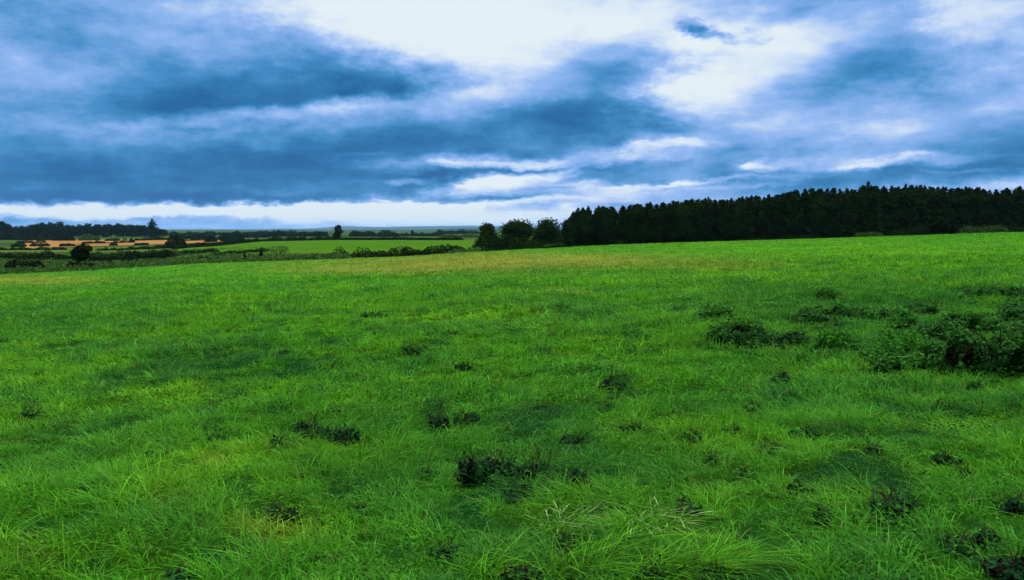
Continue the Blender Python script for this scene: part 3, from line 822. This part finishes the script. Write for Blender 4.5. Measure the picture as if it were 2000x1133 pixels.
weeds = [  # dark-leaved clumps; their dark colour also stands in for shaded gaps in the grass
    (1366, 1392, 588, 608, "dark weed beyond the lone bramble patch, left of the pair", 0, 40),
    (1404, 1432, 588, 600, "small weed just above the lone bramble patch", 0, 30),
    (1180, 1216, 730, 758, "small black weed right of centre in the middle of the field", .3, 50),
    (1222, 1250, 676, 692, "blue green weed tuft midway between field centre and bramble patch", 0, 40),
    (784, 832, 668, 690, "dark weed pair alone left of the field centre", .2, 60),
    (700, 762, 604, 620, "long flat dark weed, farthest of those left of centre", .1, 70),
    (892, 928, 704, 722, "faint weed below and right of the dark pair", 0, 40),
    (843, 885, 798, 830, "dark weed, left lobe of the twin clump at the field centre", .2, 60),
    (882, 932, 798, 826, "dark weed, right lobe of the twin clump at the field centre", .2, 60),
    (892, 958, 878, 938, "largest dark ragged weed of the row below the field centre", .4, 110),
    (963, 998, 886, 922, "round black brown weed between two ragged ones", .9, 70),
    (1012, 1088, 880, 926, "dark spreading weed at the right of the row below the centre", .3, 110),
    (1104, 1162, 916, 950, "dark weed set lower right of the row below the centre", .1, 80),
    (994, 1052, 944, 972, "blue green weed nearest the camera below the row", 0, 70),
    (588, 640, 812, 850, "dark brown weed among the left trailing cluster", .5, 80),
    (638, 704, 830, 862, "trailing dark weed right of the brown one in the left cluster", .1, 80),
    (536, 562, 850, 874, "small dark weed at the left end of the left cluster", 0, 40),
    (1688, 1792, 930, 1002, "large black brown weed under bent grass, lower right", .7, 170),
    (1905, 1938, 1036, 1064, "round dark weed above the lower right corner clump", .4, 50),
    (1920, 2040, 1060, 1124, "black brown weed clump in the lower right corner", .7, 170),
    (1850, 1892, 1048, 1076, "dark weed left of the round one near the lower right corner", .2, 50),
    (1478, 1522, 862, 884, "dark weed in line between field centre and lower right clump", .1, 60),
    (1380, 1402, 893, 909, "tiny dark weed left of the one in line", 0, 30),
    (1552, 1592, 836, 856, "blue green weed below the bramble tuft", 0, 50),
    (1338, 1372, 840, 862, "blue green weed right of the yellow grass at centre right", 0, 50),
    (1316, 1362, 978, 1004, "dark weed above the big bright tussock", .2, 60),
    (1966, 1996, 970, 996, "dark weed by the right edge above the corner clumps", .3, 40),
    (1452, 1482, 788, 804, "small weed below left of the bramble tuft", 0, 40),
    (438, 494, 636, 652, "long flat dark weed high in the left half of the field", .1, 60),
    (528, 580, 986, 1012, "dark weed beside the yellow patch in the lower left", .1, 60),
    (1594, 1624, 998, 1020, "small dark weed left of the large black brown one", .2, 40),
    (1255, 1300, 1100, 1136, "dark leaves added as the shaded gap under the largest arching tussock", .5, 60),  # dark leaves put in to stand for shade between tussock blades
    (985, 1040, 1104, 1136, "dark leaves added as gap shade at the bottom edge under the left arching tussocks", .3, 60),
    (1370, 1420, 1104, 1136, "dark leaves added as gap shade at the bottom edge right of the largest tussock", .3, 60),
    (344, 372, 1108, 1136, "dark weed at the bottom edge in the left third", .1, 40),
    (40, 84, 792, 812, "bluish dark weed near the left edge", 0, 50),
    (290, 330, 884, 900, "flat dark weed left of the yellow patch", 0, 40),
    (860, 884, 1058, 1088, "narrow dark weed near the bottom, left of the tussock", .1, 40),
    (1090, 1120, 1056, 1076, "dark leaves added as gap shade at the left flank of the big tussock", .2, 40),
]
for i, (a, b, t, bs, lb, r, n) in enumerate(weeds):
    weed_px(a, b, t, bs, lb, r, i, n)
wr = np.random.default_rng(404)
for i, (px, row) in enumerate([(75, 810), (160, 705), (480, 608), (560, 690), (660, 722), (735, 652), (880, 652), (1085, 658), (1215, 642), (1000, 702),
        (1120, 862), (1240, 838), (1705, 884), (1850, 902), (1882, 930), (1430, 842), (330, 642), (105, 652), (1335, 612), (650, 806), (600, 908),
        (765, 972), (60, 1052), (178, 962), (1782, 772), (1842, 792), (1062, 800), (1185, 800), (960, 765), (420, 860), (1560, 960), (1450, 930), (700, 1000), (830, 930)]):
    sc_ = (row - 447) / 460.0
    w_ = wr.uniform(22, 46) * (.5 + .7 * sc_); h_ = wr.uniform(9, 16) * (.5 + .7 * sc_)
    weed_px(px - w_ / 2, px + w_ / 2, row - h_, row, "small faint dark green weed tuft half sunk in the sward", 0, 60 + i, int(wr.uniform(18, 34)), "small weed tufts scattered through the field")

# ------------------------------------------------------------------ grass
def blades(X, Y, L, W, head, bend, tint, levels, rs, zoff=None):
    """strap blades; levels: list of (t, relative width); the last one is the tip"""
    n = len(X)
    Z = height(X, Y) - 0.015
    dx, dy = np.cos(head), np.sin(head)
    rot = head + math.pi / 2 + rs.normal(0, .7, n)
    sx, sy = np.cos(rot), np.sin(rot)
    cols = []
    for (t, w) in levels:
        out = L * bend * t * t
        up = L * (t - 0.42 * np.minimum(bend, 1.3) * t * t)
        cx = X + dx * out; cy = Y + dy * out; cz = Z + up
        if w > 0:
            cols.append(np.stack([cx - sx * W * w * .5, cy - sy * W * w * .5, cz], -1))
            cols.append(np.stack([cx + sx * W * w * .5, cy + sy * W * w * .5, cz], -1))
        else:
            cols.append(np.stack([cx, cy, cz], -1))
    k = len(cols)
    V = np.stack(cols, 1).reshape(-1, 3)
    o = (np.arange(n) * k)[:, None]
    quads = [o + np.array([[2 * j, 2 * j + 1, 2 * j + 3, 2 * j + 2]]) for j in range((k - 1) // 2 - 1)]
    tris = o + np.array([[k - 3, k - 2, k - 1]])
    return V, (np.vstack(quads) if quads else np.zeros((0, 4), int)), tris, np.repeat(tint, k, axis=0)

# big tussock of long bent grass with pale seed heads, bottom of the picture
def tussock(px, row, wpx, L, n, label, seed, seeds=60, lean=0.3, clear=.3):
    rs = np.random.default_rng(seed)
    x, y, z = at_px(px, row)
    R = wpx * .5 * y / F
    root = thing("grass_tussock", (x, y, z))
    a = rs.uniform(0, 6.28, n); r = np.sqrt(rs.uniform(0, 1, n))
    X = x + np.cos(a) * r * R; Y = y + np.sin(a) * r * R * .7
    head = np.arctan2(np.sin(a) * r * .7 * .6 - .25 + rs.normal(0, .45, n), np.cos(a) * r * .6 + lean + rs.normal(0, .45, n))
    Lb = L * rs.uniform(.6, 1.2, n) * (1.1 - .4 * r)
    bend = np.clip(rs.gamma(3.6, .34, n), .3, 2.2)
    t = (GREEN * .62 + YEL * .30) * np.clip(rs.normal(.9, .42, n), .3, 2.2)[:, None]
    CLEAR.append((x, y, R, R * .7, clear))
    v, q, tr, c = blades(X, Y, Lb, rs.uniform(.004, .0075, n), head, bend, t, [(0, .8), (.25, 1), (.5, .9), (.78, .6), (1, 0)], rs)
    mesh_obj("blades", v - np.array([x, y, z]), [q, tr], M_grass, root, tint=c)
    if seeds:
        k = rs.choice(n, seeds, replace=False)
        v, q, tr, c = blades(X[k], Y[k], L * rs.uniform(1.0, 1.45, seeds), np.full(seeds, .0021), head[k], rs.uniform(.5, 1.5, seeds),
                             np.ones((seeds, 3)) * .3, [(0, .8), (.6, .8), (.75, 2.6), (.9, 2.4), (1, 0)], rs)
        mesh_obj("seed_heads", v - np.array([x, y, z]), [q, tr], M_seed, root)
    return tag(root, label, "tussock", "long grass tussocks in the foreground")
tussock(1290, 1128, 170, .33, 240, "largest tussock of long arching grass at the bottom edge, right of centre", 61, 0, .6, .12)
tussock(1130, 1122, 150, .32, 240, "arching tussock at the bottom edge, left of the largest one", 64, 0, .6, .15)
tussock(1390, 1118, 110, .28, 180, "arching tussock at the bottom edge, right of the largest one", 65, 0, .6, .15)
tussock(1210, 1075, 150, .25, 210, "arching tussock directly behind the largest one", 66, 0, .6, .2)
tussock(960, 1125, 120, .24, 170, "small arching tussock at the bottom edge below the field centre", 68, 0, .5, .2)
tussock(1110, 1036, 120, .17, 300, "pale seeding tussock, rear left of the foreground tussocks", 62, 44, .4, .6)
tussock(1280, 1030, 140, .17, 320, "pale seeding tussock, rear right of the foreground tussocks", 63, 56, .4, .6)
tussock(1725, 998, 130, .24, 220, "long grass bent over the black brown weed, lower right", 67, 0, -.7, .4)

def scatter(d0, d1, dens0, dens1, per, rs):
    """tuft centres between forward distances d0..d1 with density falling from dens0 to dens1"""
    area = 0.70 * (d1 ** 2 - d0 ** 2) + 3.0 * (d1 - d0)
    n = int(area * max(dens0, dens1) / per * 1.05)
    Yc = np.sqrt(rs.uniform(d0 ** 2, d1 ** 2, n))
    half = 0.66 * Yc + 1.2
    Xc = rs.uniform(-1, 1, n) * half
    t = (np.log(Yc) - math.log(d0)) / (math.log(d1) - math.log(d0))
    dn = dens0 * (dens1 / dens0) ** t
    keep = rs.uniform(0, 1, n) < dn / max(dens0, dens1)
    Xc, Yc = Xc[keep], Yc[keep]
    pxx = CX + F * Xc / Yc
    keep = Yc < edge_d(pxx) + 1.5
    return Xc[keep], Yc[keep]

def clear_factor(X, Y):
    k = np.ones(len(X))
    for (cx, cy, rx, ry, lo) in CLEAR:
        q = ((X - cx) / (rx + .02)) ** 2 + ((Y - cy + .12 * ry) / (ry + .1)) ** 2
        k = np.minimum(k, lo + (1 - lo) * smooth(0.4, 1.3, q))
    return k

def grass_band(d0, d1, dens0, dens1, per, levels, Lm, rs, spread, wmin, wpx):
    Xc, Yc = scatter(d0, d1, dens0, dens1, per, rs)
    m = len(Xc)
    hn = fbm(Xc * 1.9, Yc * 1.9, 81, 3)
    flow = 6.28 * fbm(Xc * .22, Yc * .22, 85, 2) + 0.6
    size = np.clip(0.25 + 2.0 * (hn - .2), .35, 1.6) * rs.uniform(.7, 1.25, m)
    k = np.repeat(np.arange(m), per)
    n = len(k)
    a = rs.uniform(0, 6.28, n); r = np.sqrt(rs.uniform(0, 1, n)) * spread * (.6 + .6 * size[k])
    X = Xc[k] + np.cos(a) * r; Y = Yc[k] + np.sin(a) * r
    c = clear_factor(X, Y)
    hole = smooth(.30, .42, fbm(X * 2.4, Y * 2.4, 131, 3))
    c = c * (.45 + .55 * hole)
    keep = rs.uniform(0, 1, n) < np.clip(c * 1.2, 0.2, 1) * (.4 + .6 * hole)
    X, Y, a, r, k, c = X[keep], Y[keep], a[keep], r[keep], k[keep], c[keep]
    n = len(X)
    L = Lm * size[k] * rs.uniform(.55, 1.25, n) * (.35 + .65 * c)
    vx = np.cos(a) * (r / spread) + 0.6 * np.cos(flow[k]) + rs.normal(0, .6, n)
    vy = np.sin(a) * (r / spread) + 0.6 * np.sin(flow[k]) + rs.normal(0, .6, n)
    head = np.arctan2(vy, vx)
    bend = np.clip(rs.gamma(2.8, .34, n), .1, 1.9)
    W = np.maximum(wmin, wpx * Y / 852.0) * rs.uniform(.7, 1.3, n)
    tint = field_tint(X, Y)
    tuft = rs.normal(1.02, .24, m)[k]
    var = (np.clip(tuft, .4, 1.7) * np.clip(rs.normal(1, .18, n), .5, 1.6))[:, None]
    tint = tint * var
    dry = rs.uniform(0, 1, n) < .035
    tint[dry] = tint[dry] * .4 + np.array([.2, .23, .06]) * .6
    return blades(X, Y, L, W, head, bend, tint, levels, rs)

def pack(lst):
    V, Q, T, C, off = [], [], [], [], 0
    for v, q, t, c in lst:
        V.append(v); Q.append(q + off); T.append(t + off); C.append(c); off += len(v)
    return np.vstack(V), [np.vstack(Q), np.vstack(T)], np.vstack(C)

rs = np.random.default_rng(21)
near = [(0, .8), (.38, 1.0), (.72, .7), (1.0, 0)]
mid = [(0, .9), (.55, 1.0), (1.0, 0)]
far = [(0, 1.0), (1.0, 0)]
bands = [
    grass_band(2.3, 8.5, 2300, 1500, 18, near, .17, rs, .07, .0068, .8),
    grass_band(8.5, 20, 950, 430, 14, mid, .175, rs, .09, .008, .8),
    grass_band(20, 50, 190, 55, 10, mid, .20, rs, .16, .008, .75),
    grass_band(50, 168, 22, 7, 8, far, .22, rs, .35, .01, .85),
]
def sward_leaves(d0, d1, dens0, dens1, size, rs):
    Xc, Yc = scatter(d0, d1, dens0, dens1, 1, rs)
    m = len(Xc)
    keep = rs.uniform(0, 1, m) < smooth(.42, .62, fbm(Xc * 2.3, Yc * 2.3, 111, 3)) + .08
    Xc, Yc = Xc[keep], Yc[keep]; m = len(Xc)
    P = np.stack([Xc, Yc, height(Xc, Yc) + rs.uniform(.02, .13, m)], -1)
    s = np.maximum(size, .9 * Yc / 852.0)[:, None]
    Vv, q = leaf_quads(P, np.tile([0., -.3, 1.], (m, 1)), s * 1.0, rs, aspect=1.5)
    t = field_tint(Xc, Yc) * np.clip(rs.normal(.6, .25, m), .2, 1.1)[:, None]
    return Vv, q, np.zeros((0, 3), int), np.repeat(t, 4, axis=0)
bands += [sward_leaves(2.3, 9, 1500, 1000, .015, rs), sward_leaves(9, 24, 420, 120, .024, rs), sward_leaves(24, 60, 60, 14, .04, rs)]
V, Fs, C = pack(bands)
g = mesh_obj("grass", V, Fs, M_grass, tint=C)
tag(g, "lush long meadow grass covering the whole near field", "grass", kind="stuff")
print("grass faces", sum(len(f) for f in Fs))

# rank grass and rushes between the near field and the valley hedges
def rank_grass():
    rs = np.random.default_rng(77)
    n = 5200
    px = rs.uniform(-150, 930, n); t = rs.uniform(0, 1, n) ** 1.5
    d = edge_d(px) + 2 + t * np.where(px < 560, 150, 26)
    X = (px - CX) / F * d
    keep = fbm(X * .05, d * .05, 95, 3) > .45
    X, d = X[keep], d[keep]; m = len(X)
    k = np.repeat(np.arange(m), 9)
    hs = rs.uniform(.25, .9, m)[k]
    P = np.stack([X[k] + rs.normal(0, .8, len(k)), d[k] + rs.normal(0, .8, len(k)), np.zeros(len(k))], -1)
    P[:, 2] = height(P[:, 0], P[:, 1]) + rs.uniform(0, 1, len(k)) * hs
    v, q = leaf_quads(P, np.tile([0., -.5, .5], (len(k), 1)), .3, rs)
    return tag(mesh_obj("rank_grass", v, [q], M_pale), "rough pale grass and rushes beyond the near field", "grass", kind="stuff")
rank_grass()

# ------------------------------------------------------------------ haze
def haze():
    m, nt, out = new_mat("haze_air")
    v = nt.nodes.new('ShaderNodeVolumePrincipled')
    v.inputs['Color'].default_value = (0.30, 0.60, 1.0, 1)
    v.inputs['Density'].default_value = 3.0e-5
    v.inputs['Anisotropy'].default_value = 0.2
    nt.links.new(v.outputs[0], out.inputs['Volume'])
    s, b, t = 26000.0, -14.0, 130.0
    V = np.array([[x, y, z] for z in (b, t) for y in (-s, s) for x in (-s, s)], float)
    f = np.array([[0, 2, 3, 1], [4, 5, 7, 6], [0, 1, 5, 4], [2, 6, 7, 3], [0, 4, 6, 2], [1, 3, 7, 5]])
    o = mesh_obj("haze", V, [f], m)
    return tag(o, "thin blue haze over the far fields and hills", "haze", kind="stuff")
HAZE = True
if HAZE: haze()

# ------------------------------------------------------------------ sky
SUN_EL, SUN_AZ = math.radians(52), math.radians(8)
w = bpy.data.worlds.new("World"); scene.world = w; w.use_nodes = True
nt = w.node_tree; nt.nodes.clear(); N, L = nt.nodes, nt.links
def math_n(op, a, b=None, c=None, clamp=False):
    n = N.new('ShaderNodeMath'); n.operation = op; n.use_clamp = clamp
    for i, v in enumerate((a, b, c)):
        if v is None: continue
        if isinstance(v, (int, float)): n.inputs[i].default_value = v
        else: L.new(v, n.inputs[i])
    return n.outputs[0]
tc = N.new('ShaderNodeTexCoord')
sep = N.new('ShaderNodeSeparateXYZ'); L.new(tc.outputs['Generated'], sep.inputs[0])
sx, sy, sz = sep.outputs
az = math_n('ARCTAN2', sx, sy)
el = math_n('ARCSINE', sz)
# cloud-sheet coordinates: streaks flatten towards the horizon as a real cloud layer's do
den = math_n('ADD', math_n('MAXIMUM', sz, 0.0), 0.10)
cp = N.new('ShaderNodeCombineXYZ')
L.new(math_n('DIVIDE', sx, den), cp.inputs[0]); L.new(math_n('DIVIDE', sy, den), cp.inputs[1])
nz = N.new('ShaderNodeTexNoise'); nz.inputs['Scale'].default_value = 0.75; nz.inputs['Detail'].default_value = 7; nz.inputs['Roughness'].default_value = .55
nz.inputs['Distortion'].default_value = 0.4
L.new(cp.outputs[0], nz.inputs['Vector'])
# second noise in azimuth / elevation space, stretched sideways
ae = N.new('ShaderNodeCombineXYZ'); L.new(az, ae.inputs[0]); L.new(el, ae.inputs[1])
mp = N.new('ShaderNodeMapping'); mp.inputs['Scale'].default_value = (5.5, 15, 1); mp.inputs['Rotation'].default_value = (0, 0, math.radians(-5))
L.new(ae.outputs[0], mp.inputs[0])
n2 = N.new('ShaderNodeTexNoise'); n2.inputs['Scale'].default_value = 1.0; n2.inputs['Detail'].default_value = 8; n2.inputs['Roughness'].default_value = .6
L.new(mp.outputs[0], n2.inputs['Vector'])
# warp of the layout coordinates
nw = N.new('ShaderNodeTexNoise'); nw.inputs['Scale'].default_value = 1.3; nw.inputs['Detail'].default_value = 6; nw.inputs['Roughness'].default_value = .6
mp2 = N.new('ShaderNodeMapping'); mp2.inputs['Scale'].default_value = (7, 16, 1); mp2.inputs['Location'].default_value = (3, 5, 0)
L.new(ae.outputs[0], mp2.inputs[0]); L.new(mp2.outputs[0], nw.inputs['Vector'])
wv = N.new('ShaderNodeVectorMath'); wv.operation = 'SUBTRACT'; L.new(nw.outputs['Color'], wv.inputs[0]); wv.inputs[1].default_value = (.5, .5, .5)
wm = N.new('ShaderNodeVectorMath'); wm.operation = 'MULTIPLY'; L.new(wv.outputs[0], wm.inputs[0]); wm.inputs[1].default_value = (.12, .034, 0)
wa = N.new('ShaderNodeVectorMath'); wa.operation = 'ADD'; L.new(ae.outputs[0], wa.inputs[0]); L.new(wm.outputs[0], wa.inputs[1])
nw2 = N.new('ShaderNodeTexNoise'); nw2.inputs['Scale'].default_value = 1.0; nw2.inputs['Detail'].default_value = 6; nw2.inputs['Roughness'].default_value = .65
mp3 = N.new('ShaderNodeMapping'); mp3.inputs['Scale'].default_value = (22, 40, 1); mp3.inputs['Location'].default_value = (7, 2, 0)
L.new(ae.outputs[0], mp3.inputs[0]); L.new(mp3.outputs[0], nw2.inputs['Vector'])
wv2 = N.new('ShaderNodeVectorMath'); wv2.operation = 'SUBTRACT'; L.new(nw2.outputs['Color'], wv2.inputs[0]); wv2.inputs[1].default_value = (.5, .5, .5)
wm2 = N.new('ShaderNodeVectorMath'); wm2.operation = 'MULTIPLY'; L.new(wv2.outputs[0], wm2.inputs[0]); wm2.inputs[1].default_value = (.07, .022, 0)
wa2 = N.new('ShaderNodeVectorMath'); wa2.operation = 'ADD'; L.new(wa.outputs[0], wa2.inputs[0]); L.new(wm2.outputs[0], wa2.inputs[1])
uv = wa2.outputs[0]
def dirpx(px, row):
    u, v = (px - CX) / F, (CY - row) / F
    d = np.array([u, cs + v * sn, -sn + v * cs]); d /= np.linalg.norm(d)
    return math.atan2(d[0], d[1]), math.asin(d[2])
CLOUD = [  # px, row, rx, ry, tilt (deg, + rises to the right), change of brightness
    (960, 25, 560, 140, -5, .95), (820, 70, 260, 110, -8, .35), (1430, 140, 250, 110, 12, .65), (1350, 200, 120, 50, 8, .4), (1650, 20, 240, 60, 6, .25), (1260, 70, 130, 30, 8, -.25), (1060, 15, 60, 18, 0, -.25), (1130, 90, 160, 20, 4, -.15),
    (1900, 25, 120, 60, 0, .5), (1395, 57, 85, 18, -16, -.95), (1362, 38, 45, 18, -45, -.5), (1500, 40, 120, 20, 10, -.35), (560, 165, 460, 120, -6, -.5), (480, 200, 440, 60, 4, -.4), (120, 40, 260, 60, 0, -.2), (330, 80, 460, 80, 0, .14), (300, 170, 600, 90, 2, -.12), (700, 150, 200, 60, 4, -.3), (1120, 130, 420, 50, 2, -.3),
    (80, 150, 260, 40, 4, .1), (500, 224, 360, 20, 8, .4), (650, 208, 160, 24, 4, .2), (720, 232, 420, 50, 6, .5), (950, 182, 330, 40, 6, .4), (230, 325, 760, 130, 0, -.75), (700, 330, 420, 110, 2, -.2),
    (1040, 245, 480, 95, 5, -.65), (1230, 130, 160, 50, 5, -.45), (1160, 190, 230, 70, 6, -.3), (920, 318, 260, 24, 2, .6), (960, 365, 150, 26, 4, .95), (1290, 297, 150, 30, 4, .5),
    (1480, 327, 90, 15, 3, .5), (1790, 312, 190, 14, 3, .4), (1720, 342, 560, 32, 4, -.6), (1260, 340, 260, 26, 2, -.4), (1700, 150, 220, 70, 12, -.35),
    (1980, 285, 160, 60, 6, -.45), (1620, 250, 300, 60, 12, -.12), (1850, 210, 280, 60, 14, .08), (1480, 250, 200, 36, 14, .15),
    (330, 410, 900, 17, 1, 1.3), (700, 412, 330, 30, 2, .8), (420, 440, 800, 22, 0, .15), (1000, 425, 420, 30, 0, .55), (850, 440, 500, 30, 0, .25), (250, 436, 700, 10, 0, -.2), (820, 402, 200, 12, 3, .3), (1080, 405, 260, 10, 2, -.4), (980, 388, 200, 9, 2, -.5), (1120, 385, 260, 20, 3, .35),
    (868, 322, 60, 10, 2, .35), (945, 316, 80, 10, 3, .3), (1050, 310, 90, 9, 3, .3), (930, 357, 45, 11, 0, .5), (1005, 348, 60, 12, 3, .5), (1078, 343, 60, 13, 4, .5), (1150, 362, 70, 10, 3, .45), (1262, 290, 50, 11, 4, .3), (1335, 287, 60, 10, 4, .3), (1470, 323, 40, 9, 3, .35), (1700, 320, 50, 8, 2, .35), (1795, 302, 55, 8, 3, .3), (960, 334, 260, 8, 3, -.45), (1010, 328, 130, 6, 3, -.3), (800, 352, 50, 9, 3, .5), (1180, 330, 80, 9, 3, -.4), (860, 345, 110, 9, 3, -.4), (1060, 372, 160, 8, 2, -.3), (1400, 352, 110, 7, 3, .4), (1560, 344, 120, 6, 3, .3), (1240, 366, 130, 7, 3, .4), (1340, 360, 60, 6, 2, .3), (1480, 360, 160, 8, 4, .3), (1100, 330, 90, 6, 4, .3), (1900, 330, 120, 6, 3, .3), (700, 300, 90, 8, 5, .2), (560, 392, 500, 16, 1, -.3), (150, 385, 400, 16, 0, -.25), (760, 368, 160, 22, 2, -.35), (1300, 375, 220, 22, 3, .3), (1950, 365, 300, 20, 3, .2),
]
acc = math_n('MULTIPLY_ADD', nz.outputs['Fac'], 0.6, 0.54 - .30 - .5)
acc = math_n('MULTIPLY_ADD', n2.outputs['Fac'], 1.0, acc)
acc = math_n('MULTIPLY_ADD', math_n('SUBTRACT', nw2.outputs['Fac'], .5), 0.45, acc)
for (px, row, rx, ry, tilt, amp) in CLOUD:
    a, e = dirpx(px, row)
    m = N.new('ShaderNodeMapping'); m.vector_type = 'TEXTURE'
    m.inputs['Location'].default_value = (a, e, 0); m.inputs['Rotation'].default_value = (0, 0, math.radians(tilt))
    m.inputs['Scale'].default_value = (rx / F * 1.15, ry / F * 1.15, 1)
    L.new(uv, m.inputs['Vector'])
    if amp < -.2: amp *= .8
    gr = N.new('ShaderNodeTexGradient'); gr.gradient_type = 'SPHERICAL'; L.new(m.outputs[0], gr.inputs[0])
    sm = N.new('ShaderNodeMapRange'); sm.interpolation_type = 'SMOOTHSTEP'; sm.inputs['From Max'].default_value = .9
    L.new(gr.outputs['Fac'], sm.inputs['Value'])
    acc = math_n('MULTIPLY_ADD', sm.outputs[0], amp * .62, acc)
def lin(r, g, b):
    f = lambda c: (c / 255 / 12.92) if c <= 10 else ((c / 255 + .055) / 1.055) ** 2.4
    return (f(r), f(g), f(b), 1)
ramp = N.new('ShaderNodeValToRGB'); cr = ramp.color_ramp
stops = [(0.0, lin(24, 97, 158)), (.17, lin(40, 119, 177)), (.33, lin(70, 143, 203)), (.48, lin(116, 167, 227)), (.62, lin(150, 187, 243)), (.77, lin(196, 217, 248)), (.9, lin(222, 236, 248)), (1.0, lin(230, 242, 247))]
cr.elements[0].position, cr.elements[0].color = stops[0]
cr.elements[1].position, cr.elements[1].color = stops[-1]
for p, c in stops[1:-1]:
    e = cr.elements.new(p); e.color = c
L.new(acc, ramp.inputs['Fac'])
# overcast sky brightens towards the zenith
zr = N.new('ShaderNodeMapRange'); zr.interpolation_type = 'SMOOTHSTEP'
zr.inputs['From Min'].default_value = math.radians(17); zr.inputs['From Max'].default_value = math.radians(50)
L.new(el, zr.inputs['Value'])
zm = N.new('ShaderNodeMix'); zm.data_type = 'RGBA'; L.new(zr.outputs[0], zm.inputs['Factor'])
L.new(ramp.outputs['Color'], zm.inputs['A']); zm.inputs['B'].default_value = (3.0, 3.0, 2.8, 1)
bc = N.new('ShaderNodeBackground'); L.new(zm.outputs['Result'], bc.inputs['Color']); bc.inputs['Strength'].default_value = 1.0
sky = N.new('ShaderNodeTexSky'); sky.sky_type = 'NISHITA'; sky.sun_disc = False
sky.sun_elevation = SUN_EL; sky.sun_rotation = SUN_AZ
bs = N.new('ShaderNodeBackground'); L.new(sky.outputs[0], bs.inputs['Color']); bs.inputs['Strength'].default_value = 0.06
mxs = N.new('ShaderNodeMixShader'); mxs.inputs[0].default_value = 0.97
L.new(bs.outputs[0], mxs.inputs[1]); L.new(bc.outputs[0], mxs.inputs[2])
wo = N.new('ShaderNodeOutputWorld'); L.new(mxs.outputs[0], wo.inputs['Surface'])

sun = bpy.data.lights.new("sun", 'SUN'); sun.energy = 1.5; sun.angle = math.radians(14); sun.color = (1.0, .95, .86)
so = bpy.data.objects.new("sun", sun); col.objects.link(so)
so.rotation_euler = (math.pi / 2 - SUN_EL, 0, math.pi - SUN_AZ)   # shines from ahead of the camera
so.location = (0, 0, 60)

# ------------------------------------------------------------------ render settings
scene.view_settings.view_transform = 'Standard'
scene.view_settings.look = 'None'
scene.view_settings.exposure = 0.0
scene.view_settings.gamma = 1.0
scene.render.engine = 'CYCLES'
scene.cycles.use_denoising = True
scene.cycles.max_bounces = 6
scene.cycles.diffuse_bounces = 3
scene.cycles.transmission_bounces = 4
scene.cycles.volume_bounces = 0
